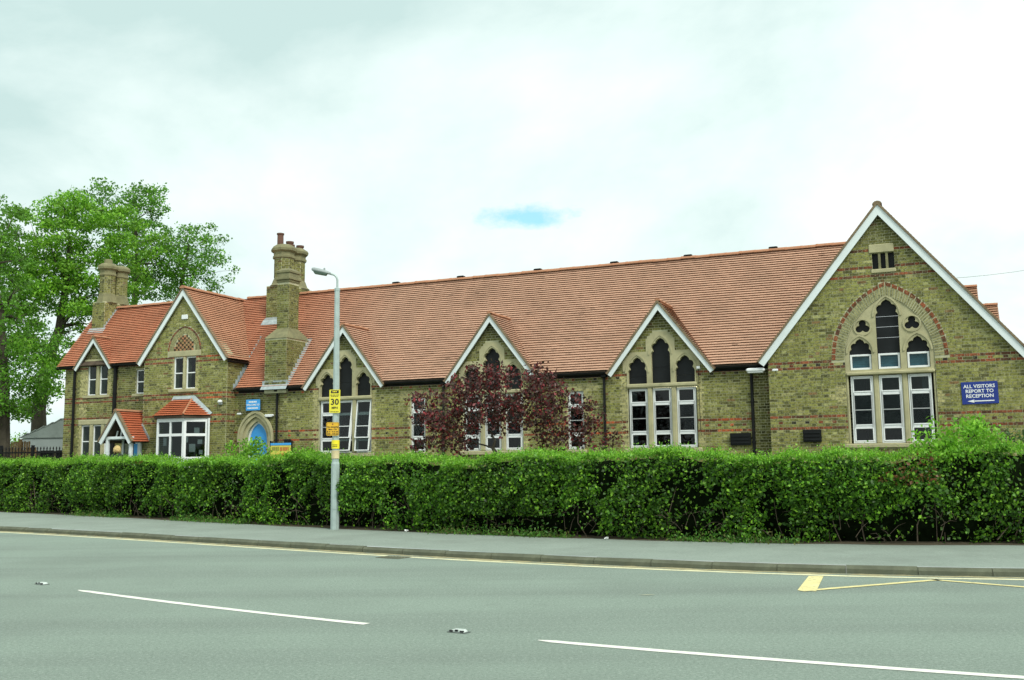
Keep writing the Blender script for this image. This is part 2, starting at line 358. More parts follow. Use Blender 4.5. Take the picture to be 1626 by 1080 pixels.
# gully grate by the kerb
gr = empty('drain_grate', (-2.02, 16.72, 0), math.atan2(kerb_y(-1.9)-kerb_y(-2.1), .2), label='iron drain grate in the gutter by the kerb', cat='drain')
g = MB(); g.box(-.25, .25, -.17, -.14, 0, .008); g.box(-.25, .25, .14, .17, 0, .008); g.box(-.25, -.22, -.14, .14, 0, .008); g.box(.22, .25, -.14, .14, 0, .008); g.build('grate_frame', M_KERB, gr)
for i in range(7):
    g = MB(); g.box(-.2+i*.06, -.17+i*.06, -.14, .14, 0, .007); g.build('grate_bar', M_KERB, gr)

# ------------------------------------------------------------------ brickwork and tiling
def rnd(a, b): return random.uniform(a, b)
def gault(dark=0.0):
    k = random.random()
    if k < .12: c = (.14, .135, .05)
    elif k < .24: c = (.37, .355, .15)
    elif k < .26: c = (.24, .15, .065)
    else: c = (.275, .268, .082)
    f = rnd(.78, 1.18)*(1-dark); g = rnd(.97, 1.04)
    return (c[0]*f, c[1]*f*g, c[2]*f)
def quoin_yellow():
    f = rnd(.8, 1.2); return (.46*f, .42*f, .19*f)
def red(fresh=False):
    f = rnd(.7, 1.25)
    return (.46*f, .11*f, .04*f) if fresh else random.choice([(.22*f, .07*f, .035*f), (.28*f, .085*f, .04*f), (.13*f, .055*f, .035*f)])
def poly_iv(poly, z):
    xs = []
    n_ = len(poly)
    for i in range(n_):
        (xa, za), (xb, zb) = poly[i], poly[(i+1) % n_]
        if (za <= z < zb) or (zb <= z < za): xs.append(xa+(z-za)/(zb-za)*(xb-xa))
    xs.sort(); return [(xs[i], xs[i+1]) for i in range(0, len(xs)-1, 2)]
def sub_iv(iv, cut):
    out = []
    for a, b_ in iv:
        if cut[1] <= a or cut[0] >= b_: out.append((a, b_)); continue
        if cut[0] > a: out.append((a, cut[0]))
        if cut[1] < b_: out.append((cut[1], b_))
    return out
CH = .075
def lay(b, outline, holes, mp, z0, z1, bands=(), checks=(), fresh=(), quoins=(), dark=None, inset=.004):
    """Flemish bond bricks as real boxes, proud of the mortar; mp(a,d,z) -> point"""
    nC = int(round((z1-z0)/CH))
    for k in range(nC):
        za = z0+k*CH; zb = za+CH-.012; zm = (za+zb)/2
        iv = poly_iv(outline, zm)
        for h in holes:
            for q in set((za+.005, zm, zb-.005)):
                for c_ in poly_iv(h, q): iv = sub_iv(iv, c_)
        isred = any(za <= bz < za+CH for bz in bands); ischk = any(za <= bz < za+CH for bz in checks)
        for (a, e) in iv:
            x = a-(k % 2)*.17-rnd(0, .01); st = (k % 2 == 0)
            x0_ = math.floor((a+100)/.34)*.34-100+(k % 2)*.17-.34
            x = x0_; i = 0
            while x < e:
                ln = .225 if i % 2 == 0 else .115
                xa, xb = max(x, a+inset), min(x+ln-.012, e-inset)
                if xb-xa > .02:
                    if isred: cc = red(any(f0 <= xa <= f1 for f0, f1 in fresh) and random.random() < .85)
                    elif ischk and i % 2 == 1: cc = random.choice([red(), (.035, .03, .025), red(any(f0 <= xa <= f1 for f0, f1 in fresh))])
                    elif any(q0 <= (xa+xb)/2 <= q1 and qz0 <= zm <= qz1 for q0, q1, qz0, qz1 in quoins): cc = quoin_yellow()
                    else: cc = gault(dark(xa, zm) if dark else 0)
                    d = rnd(.004, .009)
                    P = [mp(xa, 0, za), mp(xb, 0, za), mp(xb, 0, zb), mp(xa, 0, zb), mp(xa, d, za), mp(xb, d, za), mp(xb, d, zb), mp(xa, d, zb)]
                    b.add(P, [(4, 5, 6, 7), (0, 1, 5, 4), (1, 2, 6, 5), (2, 3, 7, 6), (3, 0, 4, 7)], cc)
                x += ln; i += 1
def front(y): return lambda a, d, z: (a, y-d, z)
def rside(x): return lambda a, d, z: (x+d, a, z)
def lside(x): return lambda a, d, z: (x-d, a, z)
TG, TW = .1, .165
TONE = [(.49, .195, .11), (.50, .205, .117), (.48, .185, .103)]
def tile_slope(b, o, ua, uv, un, length, slen, allow=None, tone=None):
    """o: eave corner, ua along, uv up the slope, un outward normal"""
    o, ua, uv, un = Vector(o), Vector(ua), Vector(uv), Vector(un); nC = int(slen/TG)
    for j in range(nC+1):
        v0 = j*TG-.02; v1 = min(v0+TG+.035, slen)
        iv = allow(j*TG+TG/2) if allow else [(0, length)]
        for a, e in iv:
            x = math.floor(a/TW)*TW-(j % 2)*TW/2; i = 0
            while x < e:
                xa, xb = max(x, a), min(x+TW-.003, e)
                if xb-xa > .025:
                    l0 = .053+rnd(-.0015, .0015); l1 = .002+rnd(0, .0015); th = .012; dv = rnd(-.003, .003)
                    base = random.choice(TONE); f = rnd(.95, 1.05)
                    if random.random() < .012: f *= .78; dv += rnd(-.02, .01)
                    if tone: tt = tone(xa, v0); base = tuple(base[q]*(1-tt[3])+tt[q]*tt[3] for q in range(3))
                    cc = (base[0]*f, base[1]*f, base[2]*f)
                    pt = lambda s_, v_, h_: o+ua*s_+uv*v_+un*h_
                    P = [pt(xa, v0+dv, l0-th), pt(xb, v0+dv, l0-th), pt(xb, v0+dv, l0), pt(xa, v0+dv, l0), pt(xa, v1, l1), pt(xb, v1, l1), pt(xa, v1, l1-.005), pt(xb, v1, l1-.005)]
                    b.add(P, [(0, 1, 2, 3), (3, 2, 5, 4), (0, 3, 4, 6), (2, 1, 7, 5), (1, 0, 6, 7)], cc)
                x += TW; i += 1
_ridge = {}
def ridge_tiles(parent, base, p0, p1, r=.12, ln=.45):
    """half-round ridge tiles from p0 to p1 (building frame)"""
    p0, p1 = Vector(p0), Vector(p1); L_ = (p1-p0).length; n_ = max(1, round(L_/ln)); st = L_/n_; d = (p1-p0)/L_
    key = (r, round(st, 3))
    for i in range(n_):
        if key not in _ridge:
            m_ = MB(); K = 7; pts = []
            for (x, rr) in ((-st/2-.015, r*1.06), (-st/2+.05, r*1.06), (-st/2+.055, r), (st/2-.006, r)):
                pts += [(x, rr*math.cos(math.pi*k/(K-1)), rr*math.sin(math.pi*k/(K-1))*.8-.045) for k in range(K)]
            fs = [(q*K+k, (q+1)*K+k, (q+1)*K+k+1, q*K+k+1) for q in range(3) for k in range(K-1)]+[tuple(range(K)), tuple(range(4*K-1, 3*K-1, -1))]
            m_.add(pts, fs); o = m_.build('ridge_tile', M_RIDGE, parent, smooth=False); _ridge[key] = o.data
        else:
            o = bpy.data.objects.new('ridge_tile', _ridge[key]); link(o, parent)
        c_ = p0+d*(st*(i+.5)); o.location = (c_.x-base[0], c_.y-base[1], c_.z-base[2]+rnd(-.006, .006))
        o.rotation_euler = (rnd(-.03, .03), rnd(-.008, .008), math.atan2(d.y, d.x)+rnd(-.006, .006))
def gable_trim(thing, roof, base, cx, w, za, zf, y, dv, wr=None):
    """white bargeboards + mortar verge for a front gable"""
    w0_, zf0 = w, zf
    for s_ in (-1, 1):
        w, zf = (wr, za-(za-zf0)/w0_*wr) if (wr and s_ > 0) else (w0_, zf0)
        L_ = math.hypot(w, za-zf); sn, cs = w/L_, (za-zf)/L_
        pp_ = dv*sn
        A = (cx, za); F = (cx+s_*w, zf); G = (F[0]-s_*cs*pp_, F[1]-sn*pp_); H = (cx, za-dv)
        poly = [A, F, G, H] if s_ < 0 else [A, H, G, F]
        bb = MB(base); bb.slab(poly, [], y-.045, y); bb.build('bargeboard', M_WHITE, thing)
        t_ = .055; off_ = (cs*s_*t_, sn*t_)
        V_ = [(cx, za+.003), (F[0]+off_[0]*.05, F[1]+.003), (F[0]+off_[0], F[1]+off_[1]), (cx, za+t_/sn)]
        if s_ > 0: V_ = V_[::-1]
        bb = MB(base); bb.slab(V_, [], y-.075, y+.06); bb.build('verge', M_VERGE, roof)
        sf = MB(base); yb_ = y+.002; S_ = [(cx, za-dv*.2), (F[0]-s_*.02, F[1]-.01), (G[0]*.5+F[0]*.5, (G[1]+F[1])/2), (cx, za-dv*.6)]
        if s_ > 0: S_ = S_[::-1]
        sf.slab(S_, [], yb_, y+.16); sf.build('soffit', M_SOFFIT, roof)

def arch_pts(cx, w, zs, h, n_=14, left_first=True):
    """pointed arch from left spring over apex to right spring"""
    Rr = (w*w+h*h)/(2*w); out = []
    a1 = math.atan2(h, -(w-Rr)) if True else 0
    cxL = cx+(Rr-w)   # centre for the left arc
    th = math.atan2(h, cx-cxL)   # angle of the apex seen from that centre
    for i in range(n_+1):
        a = math.pi+(th-math.pi)*i/n_; out.append((cxL+Rr*math.cos(a), zs+Rr*math.sin(a)))
    return out+[(2*cx-x, z) for x, z in out[-2::-1]]
def foil_head(cx, w, zs, zt, n_=30, lobes=None):
    """cusped head: points from left spring over the top to right spring"""
    h = zt-zs; hw = w/2
    lob = lobes or [(0, h*.66, h*.30), (.50*hw, h*.44, h*.25), (-.50*hw, h*.44, h*.25), (.62*hw, h*.02, hw*.38), (-.62*hw, h*.02, hw*.38), (0, 0, hw*.62)]
    out = []
    for i in range(n_+1):
        a = math.pi*(1-i/n_); dx, dz = math.cos(a), math.sin(a); best = .02
        for (lx, lz, lr) in lob:
            bq = dx*lx+dz*lz; cq = lx*lx+lz*lz-lr*lr; D = bq*bq-cq
            if D > 0: best = max(best, bq+math.sqrt(D))
        # ogee point
        if abs(dx) < .09: best = max(best, h*(1-abs(dx)*1.2))
        px_, pz_ = dx*best, dz*best
        out.append((cx+max(-hw, min(hw, px_)), zs+pz_))
    out[0] = (cx-hw, zs); out[-1] = (cx+hw, zs); return out

def window(thing, base, x0, x1, z0, z1, y, bars=(), fr=.036, sash=None, mp=None, open_=0.0, name='window', blind=None, curtain=None, panes=True, paper=()):
    """bars: z of full transoms; sash: (zlo,zhi,[thin bar z]) casement between two transoms"""
    f = MB(base); hf = fr/2
    f.bbox(x0, x0+fr, y, y+.07, z0, z1, .006); f.bbox(x1-fr, x1, y, y+.07, z0, z1, .006)
    f.bbox(x0+fr, x1-fr, y+.001, y+.069, z0, z0+fr, .006); f.bbox(x0+fr, x1-fr, y+.001, y+.069, z1-fr, z1, .006)
    for bz in bars: f.bbox(x0+fr, x1-fr, y+.001, y+.069, bz-hf*1.1, bz+hf*1.1, .006)
    w_ = f.build(name, M_PVC, thing)
    zs = [z0+fr]+[v for bz in bars for v in (bz-hf*1.1, bz+hf*1.1)]+[z1-fr]
    for i in range(0, len(zs), 2):
        a, e = zs[i], zs[i+1]
        issash = sash and sash[0] <= (a+e)/2 <= sash[1]
        if issash:
            hy = y+.02; org = ((x0+x1)/2, hy, e)
            s_ = MB(base); g_ = .003; sw = .034; xa, xb = x0+fr+g_, x1-fr-g_
            y0_, y1_ = y-.012, y+.05
            if open_: xa -= .03; xb += .03
            s_.bbox(xa, xa+sw, y0_, y1_, a+g_, e-g_, .006); s_.bbox(xb-sw, xb, y0_, y1_, a+g_, e-g_, .006)
            s_.bbox(xa+sw, xb-sw, y0_+.001, y1_-.001, a+g_, a+g_+sw, .006); s_.bbox(xa+sw, xb-sw, y0_+.001, y1_-.001, e-g_-sw, e-g_, .006)
            for tb in sash[2]: s_.box(xa+sw, xb-sw, y0_+.01, y1_-.01, tb-.011, tb+.011)
            so = s_.build('sash', M_PVC, w_, origin=org)
            p_ = MB(base); p_.box(xa+sw*.8, xb-sw*.8, y+.018, y+.024, a+g_+sw*.8, e-g_-sw*.8)
            po = p_.build('pane', M_GLASS, w_, origin=org)
            if open_:
                so.rotation_euler = (-open_, 0, 0); po.rotation_euler = (-open_, 0, 0)
        else:
            p_ = MB(base); p_.box(x0+fr*.8, x1-fr*.8, y+.03, y+.036, a-.008, e+.008); p_.build('pane', M_GLASS, w_)
    if blind:
        q = MB(base); nb = max(2, int((blind[1]-blind[0])/.05))
        for i in range(nb):
            zz_ = blind[0]+(blind[1]-blind[0])*i/nb; q.box(x0+fr, x1-fr, y+.075+.004*(i % 2), y+.082+.004*(i % 2), zz_, zz_+(blind[1]-blind[0])/nb-.003)
        q.build('blind', M_BLIND, w_)
    if curtain:
        ca, cb = curtain; K = 14; pts = [(ca+(cb-ca)*i/K, y+.16+.02*math.sin(i*2.1), z) for z in (z0, z1) for i in range(K+1)]
        q = MB(base); q.add(pts, [(i, i+1, K+2+i, K+1+i) for i in range(K)]); q.build('curtain', M_CURTAIN, w_)
    for (pa, pb, pc, pd) in paper:
        q = MB(base); q.box(pa, pb, y+.037, y+.040, pc, pd); q.build('notice', M_PAPER, w_)
    return w_
def downpipe(thing, base, x, y, z0, z1, r=.04, head=True):
    p_ = MB(base); p_.tube([(x, y-.06, z0), (x, y-.06, z1)], r, 8)
    z = z0+.4
    while z < z1: p_.tube([(x, y-.06, z-.03), (x, y-.06, z+.03)], r+.014, 8); z += 1.1
    if head: p_.bbox(x-.08, x+.08, y-.15, y-.005, z1, z1+.14, .015)
    return p_.build('downpipe', M_BLACK, thing)
def gutter(thing, base, p0, p1, r=.065):
    g_ = MB(base); p0, p1 = Vector(p0), Vector(p1); d = (p1-p0).normalized(); q = Vector((-d.y, d.x, 0)); K = 6; pts = []
    for p in (p0, p1):
        pts += [p+q*r*math.cos(math.pi+math.pi*k/K)+Vector((0, 0, r*math.sin(math.pi+math.pi*k/K))) for k in range(K+1)]
        pts += [p+q*(r-.008)*math.cos(math.pi+math.pi*k/K)+Vector((0, 0, (r-.008)*math.sin(math.pi+math.pi*k/K))) for k in range(K, -1, -1)]
    n_ = 2*(K+1); g_.add(pts, [(k, (k+1) % n_, n_+(k+1) % n_, n_+k) for k in range(n_)]+[tuple(range(n_-1, -1, -1)), tuple(range(n_, 2*n_))])
    return g_.build('gutter', M_BLACK, thing)
def arch_bricks(b, cx, w, zs, h, t0, t1, y, n_, colf, mp=None):
    """ring of wedge bricks between offsets t0..t1 outside the arch"""
    def ring(t):
        Rr = (w*w+h*h)/(2*w); cxL = cx+(Rr-w); r_ = Rr+t; th = math.acos(max(-1, min(1, (cx-cxL)/r_)))
        return cxL, r_, th
    cL, r0, th0 = ring(t0); _, r1, th1 = ring(t1)
    for i in range(n_):
        f0, f1 = i/n_+.006, (i+1)/n_-.006
        for s_ in (0, 1):
            P = []
            for (r_, th, f) in ((r0, th0, f0), (r1, th1, f0), (r1, th1, f1), (r0, th0, f1)):
                a = math.pi+(th-math.pi)*f; x = cL+r_*math.cos(a); z = zs+r_*math.sin(a); P.append((2*cx-x if s_ else x, z))
            if not s_: P = P[::-1]
            P = P[::-1]
            d = rnd(.006, .012); b.add([(p[0], y, p[1]) for p in P]+[(p[0], y-d, p[1]) for p in P], [(4, 5, 6, 7)]+[(q, (q+1) % 4, 4+(q+1) % 4, 4+q) for q in range(4)], colf())

# ------------------------------------------------------------------ the long hall with three dormers
HY = .4; RIDZ = 7.75; RY = 3.1; EZ, EY = 4.13, .25
HB = (-12, HY, GZ)
hall = bthing('school_hall', HB, 'long yellow brick school hall with orange tiled roof and three pointed dormers', 'building')
DC = [-16.64, -11.38, -6.125]; DW, DZF, DZA = 1.53, 4.0, 5.98
def dorm_hole(c): return [(c-1.0, 1.80), (c+1.0, 1.80), (c+1.0, 4.08), (c+1.12, 4.08), (c+1.12, 4.35), (c+.85, 4.62), (c+.42, 4.62), (c+.42, 4.95), (c+.2, 5.18), (c-.2, 5.18), (c-.42, 4.95), (c-.42, 4.62), (c-.85, 4.62), (c-1.12, 4.35), (c-1.12, 4.08), (c-1.0, 4.08)]
TALL = [(-14.22, -13.68), (-8.97, -8.46)]
DOORC = -20.15
door_arch = arch_pts(DOORC, .68, 2.45, .86)
hh = [dorm_hole(c) for c in DC]+[[(a, 1.87), (b_, 1.87), (b_, 3.57), (a, 3.57)] for a, b_ in TALL]+[[(DOORC-.68, GZ+.02), (DOORC+.68, GZ+.02)]+[(x, z) for x, z in door_arch[::-1]]]
out = [(-22.4, GZ-.3), (-1, GZ-.3), (-1, 4.12)]
for c in DC[::-1]: out += [(c+1.47, 4.12), (c, 5.98), (c-1.47, 4.12)]
out += [(-22.4, 4.12)]
w_ = MB(HB); w_.slab(out, hh, HY, HY+.32); hw = w_.build('wall', M_MORTAR, hall)
bk = MB(HB)
FR = [(-19.0, -18.2), (-9.6, -9.1), (-8.35, -7.6), (-12.9, -12.2), (-4.6, -4.0)]
qz = [(c-1.19, c-.99, 1.9, 4.0) for c in DC]+[(c+.99, c+1.19, 1.9, 4.0) for c in DC]+[(a-.12, a+.01, 1.9, 3.5) for a, b_ in TALL]+[(b_-.01, b_+.12, 1.9, 3.5) for a, b_ in TALL]+[(a-.5, b_+.5, 3.58, 3.8) for a, b_ in TALL]
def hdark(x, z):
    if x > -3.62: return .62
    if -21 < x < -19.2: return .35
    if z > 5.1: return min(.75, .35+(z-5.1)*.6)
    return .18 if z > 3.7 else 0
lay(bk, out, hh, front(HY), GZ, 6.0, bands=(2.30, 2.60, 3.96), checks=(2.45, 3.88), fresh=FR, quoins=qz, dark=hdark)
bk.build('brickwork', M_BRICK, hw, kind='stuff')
corner_strip = MB(HB); corner_strip.box(-3.55, -2.9, HY-.05, HY+.02, GZ-.3, 3.98); po_ = corner_strip.build('dark_corner_strip', M_MORTAR, hall)  # strip of darker brick in the corner, slightly proud of the wall
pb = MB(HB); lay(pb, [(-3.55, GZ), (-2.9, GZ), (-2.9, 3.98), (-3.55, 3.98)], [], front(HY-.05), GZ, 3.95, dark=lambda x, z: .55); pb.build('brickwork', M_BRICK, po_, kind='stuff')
bw_ = MB(HB); bw_.box(-22.4, -1.0, 5.75, 6.0, GZ-.3, 4.1); bw_.box(-22.7, -22.4, .72, 6, GZ-.3, 4.1); bw_.build('rear_wall', M_ROOM, hall)
fl = MB(HB); fl.box(-22.4, -.9, .72, 5.74, GZ-.1, GZ+.04); fl.build('floor', M_FLOOR, hall)
# roof body under the tiles
TN = (RIDZ-EZ)/(RY-EY)
rb = MB(HB)
segs = [(-22.4, DC[0]-DW), (DC[0]+DW, DC[1]-DW), (DC[1]+DW, DC[2]-DW), (DC[2]+DW, -1.0)]
xa, xb = -24.2, -.6
rb.add([(xa, HY+.2, EZ+.18), (xb, HY+.2, EZ+.18), (xb, RY, RIDZ-.02), (xa, RY, RIDZ-.02), (xb, 2*RY-EY, EZ), (xa, 2*RY-EY, EZ), (xa, HY+.2, EZ-.05), (xb, HY+.2, EZ-.05), (xb, 2*RY-EY, EZ-.05), (xa, 2*RY-EY, EZ-.05)],
       [(0, 1, 2, 3), (3, 2, 4, 5), (6, 9, 8, 7), (0, 3, 5, 9, 6), (1, 7, 8, 4, 2), (0, 6, 7, 1)])
for a, e in segs: rb.add([(a, EY, EZ-.01), (e, EY, EZ-.01), (e, HY+.2, EZ+.18), (a, HY+.2, EZ+.18), (a, EY, EZ-.04), (e, EY, EZ-.04), (e, HY+.2, EZ-.04), (a, HY+.2, EZ-.04)], [(0, 1, 2, 3), (4, 7, 6, 5), (0, 4, 5, 1), (1, 5, 6, 2), (0, 3, 7, 4)])
hroof = rb.build('roof', M_SOFFIT, hall)
tl = MB(HB); SL = math.hypot(RY-EY, RIDZ-EZ); uv = ((0, (RY-EY)/SL, (RIDZ-EZ)/SL)); un = (0, -(RIDZ-EZ)/SL, (RY-EY)/SL)
def hall_allow(v):
    z = EZ+v*uv[2]; iv = [(0, 23.6)]
    for c in DC:
        w2 = (DZA+.05-z)/(DZA-DZF)*DW
        if w2 > 0: iv = sub_iv(iv, (c+24.2-w2, c+24.2+w2))
    return sub_iv(iv, (0, 3.3)) if z < 5.1 else iv
def hall_tone(x, v):
    t = min(1, max(0, (x-4)/4)); return (.50, .315, .22, .10+.78*t)
tile_slope(tl, (-24.2, EY, EZ), (1, 0, 0), uv, un, 23.6, SL, hall_allow, hall_tone)
tl.build('roof_tiles', M_TILE, hroof, kind='stuff')
ridge_tiles(hroof, HB, (-22.7, RY, RIDZ+.05), (-1.1, RY, RIDZ+.05))
for vx in (-16.3, -13.75, -10.9, -8.25, -5.85, -3.25):
    v_ = MB(HB); v_.bbox(vx-.13, vx+.13, RY-.09, RY+.09, RIDZ+.08, RIDZ+.135, .012); v_.bbox(vx-.1, vx+.1, RY-.05, RY+.05, RIDZ+.13, RIDZ+.145, .006); v_.build('ridge_vent', M_BLACK, hroof)
for a, e in segs:
    a2 = max(a, -20.9)
    gutter(hall, HB, (a2+.06, EY-.02, EZ-.055), (e-.06, EY-.02, EZ-.055))
    fb = MB(HB); fb.box(a2, e, HY-.035, HY-.012, EZ-.17, EZ-.045); fb.build('fascia', M_BLACK, hall)
for dx_ in (-19.27, -13.02, -7.80, -3.60): downpipe(hall, HB, dx_, HY-.01, GZ, 3.93)
dl = MB(HB)
for di, c in enumerate(DC):
    # dormer roof: two small slopes running back into the main roof
    for s_ in (-1, 1):
        Ls = math.hypot(DW, DZA-DZF); sv = Vector((-s_*DW/Ls, 0, (DZA-DZF)/Ls)); sn_ = Vector((s_*(DZA-DZF)/Ls, 0, DW/Ls)); y0_ = HY-.18
        yend = lambda v: EY+(DZF+v*sv.z-EZ)/TN+.06
        o_ = Vector((c+s_*DW, y0_, DZF))+sn_*.04
        core = MB(HB); core.add([(c+s_*DW, y0_+.03, DZF+.01), (c, y0_+.03, DZA+.01), (c, EY+(DZA-EZ)/TN+.3, DZA+.01), (c+s_*DW, EY+.1, DZF+.01),
              (c+s_*(DW-.06), y0_+.03, DZF-.02), (c, y0_+.03, DZA-.06), (c, EY+(DZA-EZ)/TN+.3, DZA-.06), (c+s_*(DW-.06), EY+.1, DZF-.02)],
              [(0, 1, 2, 3), (7, 6, 5, 4), (0, 4, 5, 1), (0, 3, 7, 4), (3, 2, 6, 7), (1, 5, 6, 2)]); core.build('dormer_roof', M_SOFFIT, hroof)
        if s_ > 0: tile_slope(dl, o_, (0, 1, 0), sv, sn_, 3, Ls, lambda v: [(0, max(.05, yend(v)-y0_))], lambda x, v: hall_tone(c+24.2, v))
        else: tile_slope(dl, o_, (0, 1, 0), sv, sn_, 3, Ls, lambda v: [(0, max(.05, yend(v)-y0_))], lambda x, v: hall_tone(c+24.2, v))
    gable_trim(hall, hroof, HB, c, DW, DZA, DZF, HY-.14, .2)
    ridge_tiles(hroof, HB, (c, HY-.2, DZA+.10), (c, EY+(DZA-EZ)/TN+.02, DZA+.10), .085, .33)
    # stone tracery with three cusped lights
    st = MB(HB); o3 = dorm_hole(c); o3 = [(x, max(z, 3.585)) for x, z in o3]
    lights = [(c-.69, .555, 4.02, 4.47), (c, .555, 4.52, 5.0), (c+.69, .555, 4.02, 4.47)]
    holes = [[(lx-lw/2, 3.71), (lx+lw/2, 3.71)]+foil_head(lx, lw, zs, zt)[::-1] for lx, lw, zs, zt in lights]
    st.slab(o3, holes, HY-.03, HY+.17); so = st.build('tracery', M_STONE, hall)
    for lx, lw, zs, zt in lights:   # raised hood moulding round each head
        inner = foil_head(lx, lw, zs, zt); ar = arch_pts(lx, lw/2+.035, zs, zt-zs+.06); ar2 = arch_pts(lx, lw/2+.075, zs, zt-zs+.11)
        hm = MB(HB); hm.slab(ar2+ar[::-1], [], HY-.05, HY-.0301); hm.build('hood_mould', M_STONE, so)
        for zlo, zhi in ((3.70, (zs+3.71)/2+.05), ((zs+3.71)/2+.056, zt+.02)):
            pn = MB(HB); pn.box(lx-lw/2-.02, lx+lw/2+.02, HY+.10+rnd(0, .004), HY+.13, zlo, zhi); pn.build('dark_panel', M_PANEL, so)
    tr = MB(HB); tr.bbox(c-1.02, c+1.02, HY-.055, HY+.05, 3.60, 3.70, .02); tr.build('transom', M_STONE, so)
    for mx_ in (-.345, .345):
        mu = MB(HB); mu.bbox(c+mx_-.065, c+mx_+.065, HY-.02, HY+.16, 1.88, 3.60, .02); mu.build('mullion', M_STONE, hall)
    sl = MB(HB); sl.bbox(c-1.12, c+1.12, HY-.07, HY+.2, 1.75, 1.875, .02); sl.build('window_sill', M_STONE, hall)
    for k, wx in enumerate((-.69, 0, .69)):
        op = {0: .0, 1: .17, 2: .13}[k] if di == 0 else 0
        window(hall, HB, c+wx-.275, c+wx+.275, 1.885, 3.575, HY+.05, bars=(3.14, 2.31), sash=(2.31, 3.14, [2.72]), open_=op,
               curtain=((c+wx-.24, c+wx-.08) if (k == 0 and di == 2) else None))
dl.build('dormer_tiles', M_TILE, hroof, kind='stuff')
for a, e in TALL:
    window(hall, HB, a+.005, e-.005, 1.88, 3.565, HY+.06, bars=(3.14, 2.31), sash=(2.31, 3.14, [2.72]))
    sl = MB(HB); sl.bbox(a-.08, e+.08, HY-.06, HY+.2, 1.76, 1.865, .02); sl.build('window_sill', M_STONE, hall)
# stone arched doorway with blue door
da_i = arch_pts(DOORC, .42, 2.35, .64); da_o = arch_pts(DOORC, .66, 2.42, .84); da_m = arch_pts(DOORC, .54, 2.40, .74)
ds = MB(HB); ds.slab([(DOORC-.66, GZ)]+da_o+[(DOORC+.66, GZ), (DOORC+.54, GZ)]+da_m[::-1]+[(DOORC-.54, GZ)], [], HY-.05, HY+.12)
ds.slab([(DOORC-.54, GZ)]+da_m+[(DOORC+.54, GZ), (DOORC+.42, GZ)]+da_i[::-1]+[(DOORC-.42, GZ)], [], HY+.03, HY+.25)
dsu = ds.build('door_surround', M_STONE, hall)
hm = MB(HB); a2 = arch_pts(DOORC, .73, 2.42, .94); hm.slab([(DOORC-.73, 2.3)]+a2+[(DOORC+.73, 2.3), (DOORC+.65, 2.3)]+da_o[::-1]+[(DOORC-.65, 2.3)], [], HY-.09, HY-.02); hm.build('hood_mould', M_STONE, dsu)
dd = MB(HB); di_ = arch_pts(DOORC, .36, 2.36, .56)
dd.slab([(DOORC-.36, GZ+.02)]+di_+[(DOORC+.36, GZ+.02)], [], HY+.16, HY+.2); door = dd.build('door', M_DOOR, hall)
df = MB(HB); df.slab([(DOORC-.42, GZ+.02)]+da_i+[(DOORC+.42, GZ+.02), (DOORC+.36, GZ+.02)]+di_[::-1]+[(DOORC-.36, GZ+.02)], [], HY+.12, HY+.22); df.build('door_frame', M_WHITE, door)
for i in range(1, 5):
    p_ = MB(HB); px_ = DOORC-.36+i*.144; p_.box(px_-.004, px_+.004, HY+.155, HY+.161, GZ+.05, 2.45); p_.build('board_joint', M_SIGNC, door)
# chimney on the front slope
def octo(b, cx, cy, r, z0, z1): b.lathe(cx, cy, [(r, z0), (r, z1)], 8)
def oct_bricks(b, cx, cy, r, z0, z1):
    """brick courses round an octagonal shaft"""
    nC = int((z1-z0)/CH); ap = r*math.cos(math.pi/8); sd_ = 2*r*math.sin(math.pi/8)
    for f in range(8):
        a = f*math.pi/4; nx, ny = math.cos(a), math.sin(a); tx, ty = -ny, nx
        lay(b, [(-sd_/2, z0), (sd_/2, z0), (sd_/2, z1), (-sd_/2, z1)], [], lambda q, d, z: (cx+nx*(ap+d)+tx*q, cy+ny*(ap+d)+ty*q, z), z0, z0+nC*CH, dark=lambda x, z: .25)
def box_bricks(b, x0, x1, y0, y1, z0, z1, dark=.2):
    nC = int((z1-z0)/CH)
    o_ = lambda a, e: [(a, z0), (e, z0), (e, z1), (a, z1)]
    dk = lambda x, z: dark
    lay(b, o_(x0, x1), [], front(y0), z0, z0+nC*CH, dark=dk); lay(b, o_(x0, x1), [], lambda a, d, z: (a, y1+d, z), z0, z0+nC*CH, dark=dk)
    lay(b, o_(y0, y1), [], rside(x1), z0, z0+nC*CH, dark=dk); lay(b, o_(y0, y1), [], lside(x0), z0, z0+nC*CH, dark=dk)
def broach(b, x0, x1, y0, y1, u0, u1, v0, v1, z0, z1):
    b.add([(x0, y0, z0), (x1, y0, z0), (x1, y1, z0), (x0, y1, z0), (u0, v0, z1), (u1, v0, z1), (u1, v1, z1), (u0, v1, z1)], [(0, 1, 5, 4), (1, 2, 6, 5), (2, 3, 7, 6), (3, 0, 4, 7), (4, 5, 6, 7), (3, 2, 1, 0)])
c1 = MB(HB); c1.box(-19.73, -18.86, .24, 1.55, 3.9, 5.76); c1.box(-19.51, -19.03, .57, 1.12, 5.7, 8.05); ch1 = c1.build('chimney', M_MORTAR, hall)
cb = MB(HB); box_bricks(cb, -19.73, -18.86, .24, 1.55, 4.2, 5.76, .28); box_bricks(cb, -19.51, -19.03, .57, 1.12, 5.85, 7.72, .3); cb.build('brickwork', M_BRICK, ch1, kind='stuff')
cc = MB(HB); broach(cc, -19.76, -18.83, .21, 1.58, -19.52, -19.02, .56, 1.13, 5.755, 6.12); cc.build('broach', M_CEMENT, ch1)
for k_, (g_, za, zb) in enumerate(((.03, 7.72, 7.80), (.075, 7.80, 7.90), (.03, 7.90, 8.04), (.06, 8.04, 8.13))):
    cc = MB(HB); cc.bbox(-19.51-g_, -19.03+g_, .57-g_, 1.12+g_, za, zb, .012); cc.build('cap_course', M_CEMENT, ch1)
